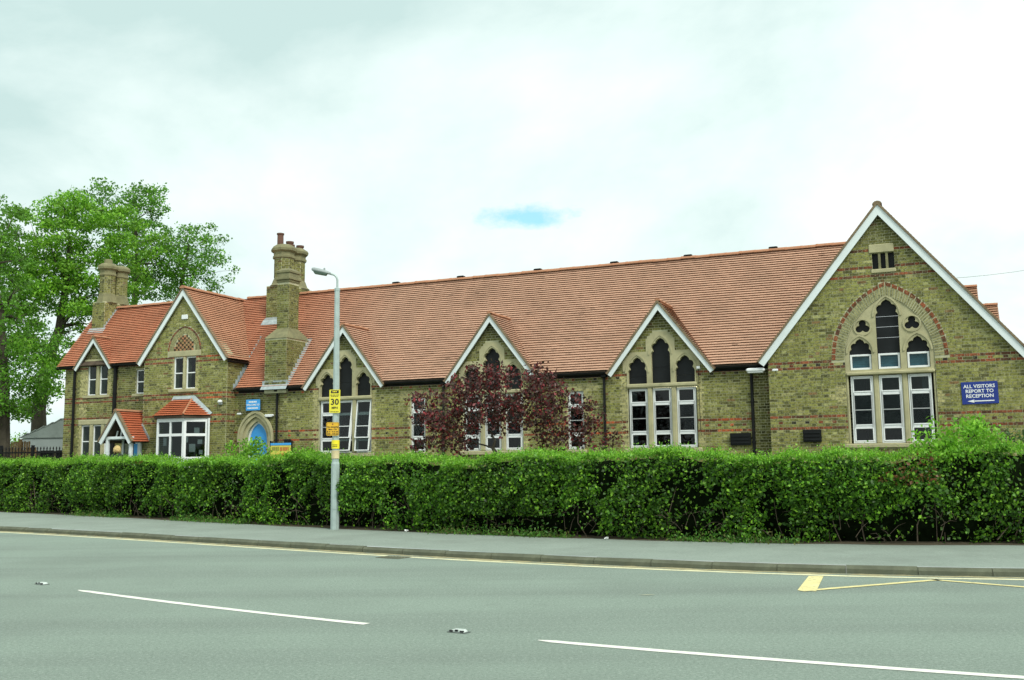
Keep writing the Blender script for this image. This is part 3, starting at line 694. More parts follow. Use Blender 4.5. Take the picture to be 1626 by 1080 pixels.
cc = MB(HB); broach(cc, -19.55, -18.99, .53, 1.16, -19.42, -19.13, .7, 1.0, 8.13, 8.22); cc.build('flaunching', M_CEMENT, ch1)
fl_ = MB(HB)
fl_.add([(-19.82, .12, 4.02), (-18.78, .12, 4.02), (-18.78, .245, 4.2), (-19.82, .245, 4.2), (-19.82, .23, 4.32), (-18.78, .23, 4.32)], [(0, 1, 2, 3), (3, 2, 5, 4)])
for i in range(11):
    yy = .25+i*.118; zz_ = EZ+(yy-EY)*TN; fl_.box(-18.858, -18.845, yy, yy+.13, zz_-.04, zz_+.2)
fl_.add([(-18.86, .24, EZ+.05), (-18.74, .24, EZ+.045), (-18.74, 1.55, EZ+1.31*TN+.045), (-18.86, 1.55, EZ+1.31*TN+.05)], [(0, 1, 2, 3)])
fl_.build('lead_flashing', M_LEAD, ch1)
# chimney stack astride the ridge
RX0, RX1, RYA, RYB = -21.25, -20.35, 2.25, 3.95
c2 = MB(HB); c2.box(RX0, RX1, RYA, RYB, 6.3, 8.0)
for cy in (2.66, 3.36): octo(c2, -20.8, cy, .36, 7.95, 9.2)
ch2 = c2.build('chimney', M_MORTAR, hall)
cb = MB(HB); box_bricks(cb, RX0, RX1, RYA, RYB, 6.4, 8.0, .25)
for cy in (2.66, 3.36): oct_bricks(cb, -20.8, cy, .36, 8.12, 9.05)
cb.build('brickwork', M_BRICK, ch2, kind='stuff')
for cy in (2.66, 3.36):
    cc = MB(HB); cc.lathe(-20.8, cy, [(.55, 8.0), (.46, 8.08), (.385, 8.28), (.37, 8.3)], 8); cc.build('broach', M_CEMENT, ch2)
    cc = MB(HB); cc.lathe(-20.8, cy, [(.38, 9.03), (.42, 9.06), (.42, 9.14), (.385, 9.16), (.39, 9.26), (.48, 9.32), (.49, 9.40), (.45, 9.46), (.3, 9.56), (.2, 9.58)], 8); cc.build('chimney_cap', M_CEMENT, ch2)
pt = MB(HB); pt.lathe(-20.95, 2.62, [(.10, 9.5), (.12, 9.54), (.115, 9.95), (.14, 9.97), (.14, 10.02), (.10, 10.03)], 12); pt.build('chimney_pot', M_POT, ch2)
for px_, cy in ((-20.62, 2.75), (-20.9, 3.2), (-20.7, 3.5)):
    pt = MB(HB); pt.lathe(px_, cy, [(.13, 9.48), (.125, 9.62), (.15, 9.64), (.15, 9.70), (.10, 9.70)], 12); pt.build('chimney_pot', M_POT, ch2)
fx = MB(HB); z2 = EZ+(RYA-EY)*TN; fx.add([(RX0-.12, RYA-.16, z2-.12), (RX1, RYA-.16, z2-.12), (RX1, RYA-.012, z2+.07), (RX0-.12, RYA-.012, z2+.07), (RX1, RYA-.012, z2+.16), (RX0, RYA-.012, z2+.16)], [(0, 1, 2, 3), (3, 2, 4, 5)]); fx.build('lead_flashing', M_LEAD, ch2)

# ------------------------------------------------------------------ the big gable at the right
GC, GW, GZA, GZF = -.125, 3.19, 8.07, 4.10
GB = (GC, 0, GZ); GWR = 3.85; GZR = GZA-(GZA-GZF)/GW*GWR; GXR = GC+GWR-.28
gab = bthing('school_gable_wing', GB, 'tall yellow brick gable wing with large pointed arch window', 'building')
WC = -.055; aw, ah, azs = 1.075, 1.63, 4.07
stone_arch = arch_pts(WC, aw, azs, ah, 18)
ghole = [(WC-aw, 1.82), (WC+aw, 1.82)]+stone_arch[::-1]
slit = [(-.33, 6.40), (.21, 6.40), (.21, 6.82), (-.33, 6.82)]
gout = [(-3.09, GZ-.3), (GXR, GZ-.3), (GXR, GZR+.2), (GC, 7.96), (-3.09, 4.12)]
w_ = MB(GB); w_.slab(gout, [ghole, slit], 0, .34); gw = w_.build('wall', M_MORTAR, gab)
gb = MB(GB)
ring_hole = [(WC-aw-.0, azs)]+arch_pts(WC, aw+.33, azs, ah+.33, 18)
rh = [(WC-aw-.33, azs)]+ring_hole[1:]
qg = [(-1.28, -1.12, 1.9, 2.2), (-1.5, -1.3, 3.05, 3.2), (-1.35, -1.15, 2.9, 3.4), (1.03, 1.2, 2.9, 3.2)]
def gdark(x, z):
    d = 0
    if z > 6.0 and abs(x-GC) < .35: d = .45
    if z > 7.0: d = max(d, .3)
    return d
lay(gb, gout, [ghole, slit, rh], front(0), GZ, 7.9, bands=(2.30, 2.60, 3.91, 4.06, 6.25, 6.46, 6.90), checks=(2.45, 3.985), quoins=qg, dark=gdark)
vou = MB(GB)
def vcol():
    f = rnd(.8, 1.15); return (.33*f, .31*f, .15*f)
arch_bricks(vou, WC, aw, azs, ah, .012, .225, -.001, 34, vcol)
arch_bricks(vou, WC, aw, azs, ah, .235, .325, -.001, 15, lambda: red())
gb.build('brickwork', M_BRICK, gw, kind='stuff'); vou.build('arch_brickwork', M_BRICK, gw, kind='stuff')
# return wall facing the road's right-hand side and rear
rw = MB(GB); rw.box(GXR-.3, GXR, .34, 7, GZ-.3, GZR+.2); rw.box(-3.09, -2.8, 6.01, 7, GZ-.3, 4.12); rw.box(-3.09, GXR-.31, 7, 7.3, GZ-.3, 4.32); rw.build('side_wall', M_MORTAR, gab)
fl = MB(GB); fl.box(-2.8, GXR-.3, .34, 7, GZ-.1, GZ+.04); fl.build('floor', M_FLOOR, gab)
rr = MB(GB)
rr.add([(GC-GW, -.1, GZF), (GC+GWR, -.1, GZR), (GC, -.1, GZA), (GC-GW, 7.4, GZF), (GC+GWR, 7.4, GZR), (GC, 7.4, GZA), (GC-GW+.1, -.1, GZF-.04), (GC+GWR-.1, -.1, GZR-.04), (GC, -.1, GZA-.14), (GC-GW+.1, 7.4, GZF-.04), (GC+GWR-.1, 7.4, GZR-.04), (GC, 7.4, GZA-.14)],
       [(0, 2, 5, 3), (1, 4, 5, 2), (6, 9, 11, 8), (7, 8, 11, 10), (0, 6, 8, 2), (2, 8, 7, 1), (0, 3, 9, 6), (1, 7, 10, 4), (3, 5, 11, 9), (5, 4, 10, 11)])
groof = rr.build('roof', M_SOFFIT, gab)
cl_ = MB(GB); cl_.box(-2.79, GXR-.31, .35, 6.9, 4.2, 4.3); cl_.build('ceiling', M_ROOM, gab)
tl = MB(GB); Lg = math.hypot(GW, GZA-GZF)
for s_ in (-1, 1):
    sv = Vector((-s_*GW/Lg, 0, (GZA-GZF)/Lg)); sn_ = Vector((s_*(GZA-GZF)/Lg, 0, GW/Lg))
    wq, zq = (GWR, GZR) if s_ > 0 else (GW, GZF)
    tile_slope(tl, Vector((GC+s_*wq, -.14, zq))+sn_*.015, (0, 1, 0), sv, sn_, 7.5, math.hypot(wq, GZA-zq), None, lambda x, v: (.5, .25, .14, .5))
tl.build('roof_tiles', M_TILE, groof, kind='stuff')
gable_trim(gab, groof, GB, GC, GW, GZA, GZF, -.10, .27, GWR)
ridge_tiles(groof, GB, (GC, -.12, GZA+.06), (GC, 7.3, GZA+.06), .115, .46)
for o in groof.children:
    if o.name.startswith('ridge_tile'): o.material_slots[0].link = 'OBJECT'; o.material_slots[0].material = M_VERGE
# stone tracery
st = MB(GB)
def lancet(cx, w, zs, zt): return [(cx-w/2, 3.80), (cx+w/2, 3.80)]+foil_head(cx, w, zs, zt)[::-1]
lts = [(-.745, .545, 4.24, 4.61), (WC, .55, 5.16, 5.60), (.64, .545, 4.24, 4.61)]
def tref(cx, cz, r=.19):
    o_ = []
    for i in range(30):
        a = 2*math.pi*i/30; best = .03
        for k in range(3):
            t = math.pi/2+k*2*math.pi/3; lx, lz, lr = .52*r*math.cos(t), .52*r*math.sin(t), .47*r; dx, dz = math.cos(a), math.sin(a)
            bq = dx*lx+dz*lz; D = bq*bq-(lx*lx+lz*lz-lr*lr)
            if D > 0: best = max(best, bq+math.sqrt(D))
        o_.append((cx+best*math.cos(a), cz+best*math.sin(a)))
    return o_
trf = [tref(-.655, 4.91), tref(.535, 4.94)]
st.slab([(WC-aw+.004, 3.70), (WC+aw-.004, 3.70), (WC+aw-.004, azs)]+[(WC+(x-WC)*.996, z-.004) for x, z in stone_arch[::-1]]+[(WC-aw+.004, azs)], [lancet(*l) for l in lts]+trf, .02, .24)
gso = st.build('tracery', M_STONE, gab)
for (lx, lw, zs, zt) in lts:
    ar = arch_pts(lx, lw/2+.035, zs, zt-zs+.06); ar2 = arch_pts(lx, lw/2+.08, zs, zt-zs+.12); hm = MB(GB); hm.slab(ar2+ar[::-1], [], -.005, .0199); hm.build('hood_mould', M_STONE, gso)
for cx, cz in ((-.655, 4.91), (.535, 4.94)):
    o1 = [(cx+.225*math.cos(2*math.pi*i/28), cz+.225*math.sin(2*math.pi*i/28)) for i in range(28)]; o2 = [(cx+.185*math.cos(2*math.pi*i/28), cz+.185*math.sin(2*math.pi*i/28)) for i in range(28)]
    hm = MB(GB); hm.slab(o1, [o2], -.005, .0199); hm.build('roundel_mould', M_STONE, gso)
    pn = MB(GB); pn.box(cx-.21, cx+.21, .12, .14, cz-.21, cz+.21); pn.build('dark_panel', M_PANEL, gso)
for lx, lw, zs, zt in lts:
    zc = [4.215, 4.64] if zt < 5 else [4.215, 4.62, 4.90, 5.17, 5.63]
    for i in range(len(zc)-1):
        pn = MB(GB); pn.box(lx-lw/2-.02, lx+lw/2+.02, .12+rnd(0, .008), .15, zc[i], zc[i+1]-.008); pn.build('dark_panel', M_PANEL, gso)
    window(gab, GB, lx-.262, lx+.262, 3.805, 4.205, .07, blind=(3.84, 4.18), fr=.05)
tr = MB(GB); tr.bbox(WC-1.06, WC+1.06, -.05, .12, 3.66, 3.745, .02); tr.build('transom', M_STONE, gso)
for mx_ in (-.40, .29):
    mu = MB(GB); mu.bbox(mx_-.065, mx_+.065, .03, .22, 1.9, 3.70, .025); mu.build('mullion', M_STONE, gab)
for mx_ in (WC-aw, WC+aw-.06):
    mu = MB(GB); mu.bbox(mx_+.002, mx_+.058, .02, .22, 1.9, 3.70, .015); mu.build('jamb', M_STONE, gab)
for k, lx in enumerate((-.745, -.055, .64)):
    window(gab, GB, lx-.275, lx+.275, 1.915, 3.645, .07, bars=(3.2, 2.34), sash=(2.34, 3.2, [2.77]), curtain=(lx+.05, lx+.24) if k == 2 else ((lx-.24, lx-.17) if k == 0 else None))
sl = MB(GB); sl.bbox(WC-1.2, WC+1.2, -.07, .3, 1.79, 1.905, .02); sl.build('window_sill', M_STONE, gab)
# slit ventilator near the top
sv_ = MB(GB); sv_.bbox(-.40, .21, -.035, .1, 6.825, 7.05, .015); sv_.build('vent_head', M_STONE, gab)
sv_ = MB(GB); sv_.bbox(-.37, .24, -.035, .1, 6.29, 6.395, .015); sv_.build('vent_sill', M_STONE, gab)
sv_ = MB(GB); sv_.box(-.35, .23, .12, .14, 6.38, 6.84); sv_.build('dark_panel', M_PANEL, gab)
for mx_ in (-.15, .03):
    sv_ = MB(GB); sv_.box(mx_-.03, mx_+.03, 0, .1, 6.4, 6.82); sv_.build('vent_mullion', M_CEMENT, gab)
for k in range(2):   # two small dormer roofs on the far slope, just seen over the verge
    cy, zc, xc = ((4.0, 6.36, 2.24), (5.6, 6.02, 2.83))[k]
    d_ = MB(GB); hw2, hz = .5, .6
    d_.add([(xc-1.6, cy, zc), (xc, cy, zc), (xc, cy-hw2, zc-hz), (xc-1.6, cy-hw2, zc-hz), (xc, cy+hw2, zc-hz), (xc-1.6, cy+hw2, zc-hz)], [(0, 3, 2, 1), (0, 1, 4, 5), (1, 2, 4), (0, 5, 3), (2, 3, 5, 4)])
    do = d_.build('side_dormer', M_SOFFIT, groof)
    dt = MB(GB); Ld = math.hypot(hw2, hz)
    for s_ in (-1, 1): tile_slope(dt, (xc-1.6, cy+s_*hw2, zc-hz), (1, 0, 0), (0, -s_*hw2/Ld, hz/Ld), (0, s_*hz/Ld, hw2/Ld), 1.62, Ld, None, lambda x, v: (.34, .23, .15, .7))
    dt.build('side_dormer_tiles', M_TILE, groof, kind='stuff'); ridge_tiles(groof, GB, (xc-1.6, cy, zc+.05), (xc+.03, cy, zc+.05), .085, .33)
gutter(gab, GB, (GC-GW-.02, 0, GZF-.06), (GC-GW-.02, .3, GZF-.06))

# ------------------------------------------------------------------ the master's house at the left
SB = (-25.5, .3, GZ)
house = bthing('school_house', SB, 'two storey brick school house with steep gable, bay window and porch', 'building')
FY, LY = -.05, .75; SC, SW, SZA, SZF = -22.96, 1.97, 7.66, 5.12
# front gable wall
gx0, gx1 = -24.72, -21.06
up_w = [(-23.39, -22.98), (-22.85, -22.42)]
fh = [[(a, 4.16), (b_, 4.16), (b_, 5.285), (a, 5.285)] for a, b_ in up_w]
lin = [(-23.62, 5.30), (-22.2, 5.30), (-22.2, 5.50), (-23.62, 5.50)]
pan = [(x, z) for x, z in [(-23.40, 5.5), (-22.47, 5.5)]+arch_pts(-22.935, .465, 5.5, .59, 10)[::-1]]
fout = [(gx0, GZ-.3), (gx1, GZ-.3), (gx1, 5.3), (SC, 7.6), (gx0, 5.3)]
bayhole = [(-23.75, 1.4), (-21.98, 1.4), (-21.98, 3.05), (-23.75, 3.05)]
w_ = MB(SB); w_.slab(fout, fh+[bayhole], FY, FY+.3); fw = w_.build('wall', M_MORTAR, house)
fb = MB(SB)
rh2 = [(-22.935-.74, 5.32), (-22.935+.74, 5.32)]+arch_pts(-22.935, .74, 5.5, .86, 12)[::-1]
qf = [(a-.13, a+.01, 4.2, 5.3) for a, b_ in up_w[:1]]+[(b_-.01, b_+.15, 4.2, 5.3) for a, b_ in up_w[1:]]
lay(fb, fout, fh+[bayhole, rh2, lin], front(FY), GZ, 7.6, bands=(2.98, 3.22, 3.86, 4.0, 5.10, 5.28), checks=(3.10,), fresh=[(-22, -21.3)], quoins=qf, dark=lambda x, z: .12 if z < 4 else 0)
arch_bricks(fb, -22.935, .465, 5.5, .59, .01, .2, FY-.001, 16, vcol); arch_bricks(fb, -22.935, .465, 5.5, .59, .21, .27, FY-.001, 9, lambda: red())
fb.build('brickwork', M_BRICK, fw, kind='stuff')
pn = MB(SB); ck = 0
for i in range(11):
    for j in range(8):
        x = -23.40+i*.087; z = 5.50+j*.078; iv = poly_iv(pan, z+.04)
        if iv and iv[0][0] < x+.02 and x+.067 < iv[0][1]:
            if (i+j) % 2: pn.box(x, x+.082, FY-.012, FY+.01, z, z+.072, (.43*rnd(.85, 1.15), .24*rnd(.85, 1.15), .12))
            else: pn.box(x, x+.082, FY+.001, FY+.004, z, z+.072, (.05, .03, .02)) if False else pn.box(x, x+.082, FY-.003, FY+.01, z, z+.072, (.055, .03, .02))
pn.build('chequer_tiles', M_BRICK, fw, kind='stuff')
ln_ = MB(SB); ln_.bbox(-23.62, -22.2, FY-.025, FY+.1, 5.295, 5.495, .015); ln_.build('lintel', M_STONE, house)
mu = MB(SB); mu.bbox(-22.975, -22.855, FY-.012, FY+.1, 4.17, 5.29, .015); mu.build('mullion', M_STONE, house)
sl = MB(SB); sl.bbox(-23.55, -22.28, FY-.07, FY+.1, 4.05, 4.165, .015); sl.build('window_sill', M_STONE, house)
for a, b_ in up_w: window(house, SB, a+.004, b_-.004, 4.17, 5.28, FY+.04, bars=(4.72,))
# right-hand return of the gable and return bricks
rw = MB(SB); rw.box(gx1-.3, gx1, FY+.3, 5.9, GZ-.3, 5.28); rt_ = rw.build('side_wall', M_MORTAR, house)
rb_ = MB(SB); lay(rb_, [(FY, GZ), (5.9, GZ), (5.9, 5.2), (FY, 5.2)], [], rside(gx1), GZ, 5.2, bands=(2.98, 3.22, 3.86, 4.0, 5.10), dark=lambda x, z: .22); rb_.build('brickwork', M_BRICK, rt_, kind='stuff')
fl_ = MB(SB)
for i in range(13):
    yy = EY+i*.118; zz_ = EZ+(yy-EY)*TN; fl_.box(gx1+.009, gx1+.022, yy, yy+.13, zz_-.05, zz_+.16)
fl_.build('lead_flashing', M_LEAD, house)
# left wing wall
lx0, lx1 = -29.36, gx0
LUP = [(-28.23, -27.82), (-27.65, -27.24)]; LDN = [(-28.46, -28.04), (-27.88, -27.48), (-27.33, -26.93)]
LDC, LDW, LDA, LDF = -27.86, .92, 6.31, 5.16
lh = [[(a, 4.16), (b_, 4.16), (b_, 5.325), (a, 5.325)] for a, b_ in LUP]+[[(a, 1.80), (b_, 1.80), (b_, 3.06), (a, 3.06)] for a, b_ in LDN]+[[(-25.86, 4.14), (-25.45, 4.14), (-25.45, 5.03), (-25.86, 5.03)], [(-25.75, GZ+.02), (-24.9, GZ+.02), (-24.9, 2.5), (-25.75, 2.5)]]
llin = [[(-28.4, 5.34), (-27.1, 5.34), (-27.1, 5.52), (-28.4, 5.52)], [(-28.6, 3.07), (-26.8, 3.07), (-26.8, 3.24), (-28.6, 3.24)]]
lout = [(lx0, GZ-.3), (lx1, GZ-.3), (lx1, 5.28), (LDC+.85, 5.28), (LDC, 6.28), (LDC-.85, 5.28), (lx0, 5.28)]
w_ = MB(SB); w_.slab(lout, lh, LY, LY+.3); lw = w_.build('wall', M_MORTAR, house)
lb = MB(SB); ql = [(a-.14, a+.01, 1.9, 5.3) for a in (-28.23, -28.46)]+[(-27.25, -27.1, 4.2, 5.3)]
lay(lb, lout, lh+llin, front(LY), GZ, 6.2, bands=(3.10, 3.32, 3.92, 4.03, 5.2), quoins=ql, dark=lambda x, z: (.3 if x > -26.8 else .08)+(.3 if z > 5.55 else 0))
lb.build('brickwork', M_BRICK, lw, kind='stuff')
for k, (a, e, z, zt) in enumerate(((-28.4, -27.1, 5.345, 5.515), (-28.6, -26.8, 3.075, 3.235))):
    ln_ = MB(SB); ln_.bbox(a, e, LY-.02, LY+.1, z, zt, .012); ln_.build('lintel', M_STONE, house)
for x, z0, z1 in ((-27.735, 4.17, 5.32), (-27.96, 1.82, 3.05), (-27.405, 1.82, 3.05)):
    mu = MB(SB); mu.bbox(x-.07, x+.07, LY-.012, LY+.1, z0, z1, .012); mu.build('mullion', M_STONE, house)
for a, e, z in ((-28.4, -27.1, 4.06), (-28.6, -26.8, 1.70), (-26.0, -25.35, 4.04)):
    sl = MB(SB); sl.bbox(a, e, LY-.06, LY+.1, z, z+.10, .012); sl.build('window_sill', M_STONE, house)
for a, b_ in LUP: window(house, SB, a+.004, b_-.004, 4.17, 5.32, LY+.04, bars=(4.76,))
for a, b_ in LDN: window(house, SB, a+.004, b_-.004, 1.81, 3.05, LY+.04, bars=(2.45,))
window(house, SB, -25.856, -25.454, 4.15, 5.02, LY+.04, bars=(4.58,))
for dx_ in (-28.82, -26.80): downpipe(house, SB, dx_, LY-.01, GZ, 5.15, .05 if dx_ < -27 else .07)
lw2 = MB(SB); lw2.box(lx0, lx0+.3, LY+.3, 4.3, GZ-.3, 5.28); lw2.slab([(LY+.0, 5.28), (4.3, 5.28), (2.5, 7.6)], [], lx0, lx0+.3, xf=lambda p: (p[1], p[0], p[2])); lwo = lw2.build('end_wall', M_MORTAR, house)
lbb = MB(SB); lay(lbb, [(LY, GZ), (4.3, GZ), (4.3, 5.2), (2.5, 7.4), (LY, 5.2)], [], lside(lx0), GZ, 7.3); lbb.build('brickwork', M_BRICK, lwo, kind='stuff')
bx_ = MB(SB); bx_.box(lx0, gx1, 5.9, 6.1, GZ-.3, 5.28); bx_.box(lx0+.3, -24.6, 3.9, 4.2, GZ-.3, 5.28); bx_.build('rear_wall', M_ROOM, house)
fl = MB(SB); fl.box(lx0+.3, gx1-.3, LY+.31, 5.9, 3.5, 3.62); fl.box(lx0+.3, gx1-.3, LY+.31, 5.9, GZ-.1, GZ+.05); fl.build('floor', M_FLOOR, house)
# roofs of the house
LEY, LEZ, LRY, LRZ = .58, 5.29, 2.5, 7.72
TL = (LRZ-LEZ)/(LRY-LEY)
rr = MB(SB); x0_, x1_ = -29.62, -22.9
rr.add([(x0_, LEY+.02, LEZ), (x1_, LEY+.02, LEZ), (x1_, LRY, LRZ-.02), (x0_, LRY, LRZ-.02), (x1_, 2*LRY-LEY, LEZ), (x0_, 2*LRY-LEY, LEZ), (x0_, LEY+.1, LEZ-.04), (x1_, LEY+.1, LEZ-.04), (x1_, LRY, LRZ-.16), (x0_, LRY, LRZ-.16), (x1_, 2*LRY-LEY-.1, LEZ-.04), (x0_, 2*LRY-LEY-.1, LEZ-.04)],
       [(0, 1, 2, 3), (3, 2, 4, 5), (6, 9, 8, 7), (9, 11, 10, 8), (0, 3, 9, 6), (3, 5, 11, 9), (0, 6, 7, 1), (1, 7, 8, 2), (2, 8, 10, 4), (4, 10, 11, 5)])
sroof = rr.build('roof', M_SOFFIT, house)
tl = MB(SB); Ll = math.hypot(LRY-LEY, LRZ-LEZ)
def left_allow(v):
    z = LEZ+v*(LRZ-LEZ)/Ll; w2 = (LDA+.04-z)/(LDA-LDF)*LDW; iv = [(0, 6.7)]
    return sub_iv(iv, (LDC-x0_-w2, LDC-x0_+w2)) if w2 > 0 else iv
tile_slope(tl, (x0_, LEY, LEZ), (1, 0, 0), (0, (LRY-LEY)/Ll, (LRZ-LEZ)/Ll), (0, -(LRZ-LEZ)/Ll, (LRY-LEY)/Ll), 6.7, Ll, left_allow)
tile_slope(tl, (x0_, 2*LRY-LEY, LEZ), (1, 0, 0), (0, -(LRY-LEY)/Ll, (LRZ-LEZ)/Ll), (0, (LRZ-LEZ)/Ll, (LRY-LEY)/Ll), 6.7, Ll)
rr2 = MB(SB); yb2 = 6.4
rr2.add([(SC-SW, FY-.1, SZF), (SC+SW, FY-.1, SZF), (SC, FY-.1, SZA), (SC-SW, yb2, SZF), (SC+SW, yb2, SZF), (SC, yb2, SZA), (SC-SW+.1, FY-.1, SZF-.04), (SC+SW-.1, FY-.1, SZF-.04), (SC, FY-.1, SZA-.14), (SC-SW+.1, yb2, SZF-.04), (SC+SW-.1, yb2, SZF-.04), (SC, yb2, SZA-.14)],
       [(0, 2, 5, 3), (1, 4, 5, 2), (6, 9, 11, 8), (7, 8, 11, 10), (0, 6, 8, 2), (2, 8, 7, 1), (0, 3, 9, 6), (1, 7, 10, 4), (3, 5, 11, 9), (5, 4, 10, 11)])
rr2.build('gable_roof', M_SOFFIT, sroof)
Ls = math.hypot(SW, SZA-SZF)
for s_ in (-1, 1):
    sv = Vector((-s_*SW/Ls, 0, (SZA-SZF)/Ls)); sn_ = Vector((s_*(SZA-SZF)/Ls, 0, SW/Ls))
    tile_slope(tl, Vector((SC+s_*SW, FY-.13, SZF))+sn_*.015, (0, 1, 0), sv, sn_, 6.4, Ls, None, lambda x, v: (.52, .29, .18, .7))
for s_ in (-1, 1):
    Ld = math.hypot(LDW, LDA-LDF); sv = Vector((-s_*LDW/Ld, 0, (LDA-LDF)/Ld)); sn_ = Vector((s_*(LDA-LDF)/Ld, 0, LDW/Ld)); y0_ = LY-.15
    yend = lambda v: LEY+(LDF+v*sv.z-LEZ)/TL+.08
    core = MB(SB); core.add([(LDC+s_*LDW, y0_+.03, LDF+.01), (LDC, y0_+.03, LDA+.01), (LDC, LEY+(LDA-LEZ)/TL+.3, LDA+.01), (LDC+s_*LDW, LEY+.1, LDF+.01), (LDC+s_*(LDW-.06), y0_+.03, LDF-.02), (LDC, y0_+.03, LDA-.06), (LDC, LEY+(LDA-LEZ)/TL+.3, LDA-.06), (LDC+s_*(LDW-.06), LEY+.1, LDF-.02)],
          [(0, 1, 2, 3), (7, 6, 5, 4), (0, 4, 5, 1), (0, 3, 7, 4), (3, 2, 6, 7), (1, 5, 6, 2)]); core.build('dormer_roof', M_SOFFIT, sroof)
    tile_slope(tl, Vector((LDC+s_*LDW, y0_, LDF))+sn_*.04, (0, 1, 0), sv, sn_, 3, Ld, lambda v: [(0, max(.05, yend(v)-y0_))])
tl.build('roof_tiles', M_TILE, sroof, kind='stuff')
gable_trim(house, sroof, SB, SC, SW, SZA, SZF, FY-.09, .23); gable_trim(house, sroof, SB, LDC, LDW, LDA, LDF, LY-.12, .18)
ridge_tiles(sroof, SB, (SC, FY-.16, SZA+.07), (SC, 3.2, SZA+.07)); ridge_tiles(sroof, SB, (-28.6, LRY, LRZ+.05), (-23.2, LRY, LRZ+.05)); ridge_tiles(sroof, SB, (LDC, LY-.17, LDA+.09), (LDC, LEY+(LDA-LEZ)/TL+.02, LDA+.09), .085, .33)
gutter(house, SB, (LDC+LDW+.05, LEY-.03, LEZ-.05), (SC-SW+.1, LEY-.03, LEZ-.05)); gutter(house, SB, (x0_+.02, LEY-.03, LEZ-.05), (LDC-LDW-.05, LEY-.03, LEZ-.05))
gutter(house, SB, (SC+SW+.02, FY-.05, SZF-.06), (SC+SW+.02, 1.05, SZF-.06))
# left chimney
c3 = MB(SB); c3.box(-29.24, -28.62, 1.8, 3.3, 6.3, 7.93)
for cy in (2.18, 2.82): octo(c3, -28.9, cy, .30, 7.9, 9.1)
ch3 = c3.build('chimney', M_MORTAR, house)
cb = MB(SB); box_bricks(cb, -29.24, -28.62, 1.8, 3.3, 6.4, 7.93, .05)
for cy in (2.18, 2.82): oct_bricks(cb, -28.9, cy, .30, 8.1, 9.05)
cb.build('brickwork', M_BRICK, ch3, kind='stuff')
for cy in (2.18, 2.82):
    cc = MB(SB); cc.lathe(-28.9, cy, [(.42, 7.92), (.39, 7.99), (.325, 8.25), (.308, 8.28)], 8); cc.build('broach', M_CEMENT, ch3)
    cc = MB(SB); cc.lathe(-28.9, cy, [(.315, 9.0), (.34, 9.02), (.34, 9.08), (.31, 9.1), (.32, 9.22), (.40, 9.27), (.41, 9.36), (.37, 9.42), (.25, 9.50), (.18, 9.51)], 8); cc.build('chimney_cap', M_CEMENT, ch3)
pt = MB(SB); pt.lathe(-28.9, 2.18, [(.18, 9.5), (.165, 9.52), (.15, 9.66), (.13, 9.68)], 10); pt.build('chimney_pot', M_CEMENT, ch3)
fl_ = MB(SB); z3 = LEZ+(1.8-LEY)*TL
fl_.add([(-29.34, 1.64, z3-.16), (-28.5, 1.64, z3-.16), (-28.5, 1.785, z3+.06), (-29.34, 1.785, z3+.06)], [(0, 1, 2, 3)])
for i in range(7):
    yy = 1.78+i*.105; zz_ = LEZ+(yy-LEY)*TL; fl_.box(-28.608, -28.592, yy, yy+.12, zz_-.05, zz_+.2)
fl_.build('lead_flashing', M_LEAD, ch3)
# small plate on the gable
bxp = MB(SB); bxp.bbox(-23.07, -22.80, FY-.05, FY-.008, 6.60, 6.76, .01); bxp.build('alarm_box', M_PVC, house)

# canted bay window
bd = .6; b0, b1, b2 = -23.48, -22.32, -21.80
bay = MB(SB)
bay.slab([(b0-.02, 1.25), (b1, 1.25), (b1, 1.76), (b0-.02, 1.76)], [], FY-bd, FY-bd+.12)
def cant(p):  # local x along the canted face (0..1), y outward
    dx, dy = b2-b1, bd-.05; L_ = math.hypot(dx, dy); tx, ty = dx/L_, dy/L_
    return (b1+tx*p[0]-(-ty)*0+ty*p[1]*1.0, FY-bd+ty*p[0]-tx*p[1]*1.0, p[2])
CL = math.hypot(b2-b1, bd-.05)
bay.slab([(0, 1.25), (CL, 1.25), (CL, 1.76), (0, 1.76)], [], .0, -.12, xf=cant)
bay.slab([(b0-(b2-b1), 1.25), (b0-(b2-b1), 1.26), (b0-(b2-b1), 1.76)], [], FY-.02, FY) if False else None
bayo = bay.build('bay_window', M_WHITE, house)
def bay_face(x0, x1, cols, xf):
    f = MB(SB); z0, z1, zt = 1.76, 3.12, 2.56
    def bx2(a, e, za, zb, d0=.02, d1=-.06):
        f.slab([(a, za), (e, za), (e, zb), (a, zb)], [], d0, d1, xf=xf)
    bx2(x0, x0+.07, z0, z1); bx2(x1-.07, x1, z0, z1); bx2(x0+.07, x1-.07, z0, z0+.06, .019); bx2(x0+.07, x1-.07, z1-.12, z1, .019); bx2(x0+.07, x1-.07, zt-.045, zt+.045, .019)
    for c_ in cols[1:-1]: bx2(c_-.035, c_+.035, z0+.06, z1-.12, .018)
    f.build('frame', M_PVC, bayo)
    for i in range(len(cols)-1):
        for za, zb in ((z0+.05, zt-.04), (zt+.04, z1-.11)):
            g = MB(SB); g.slab([(cols[i], za), (cols[i+1], za), (cols[i+1], zb), (cols[i], zb)], [], -.01, -.016, xf=xf); g.build('pane', M_GLASS, bayo)
ff = lambda p: (p[0], FY-bd-p[1], p[2])
bay_face(b0, b1, [b0, (b0+b1)/2, b1], ff)
bay_face(0, CL, [0, CL], cant)
def left_cant(p):
    q = cant(p); return (b0-(q[0]-b1), q[1], q[2])
bay_face(0, CL, [0, CL], left_cant)
lc = MB(SB); lc.slab([(0, 1.25), (CL, 1.25), (CL, 1.76), (0, 1.76)], [], 0, -.12, xf=left_cant); lc.build('bay_side', M_WHITE, bayo)
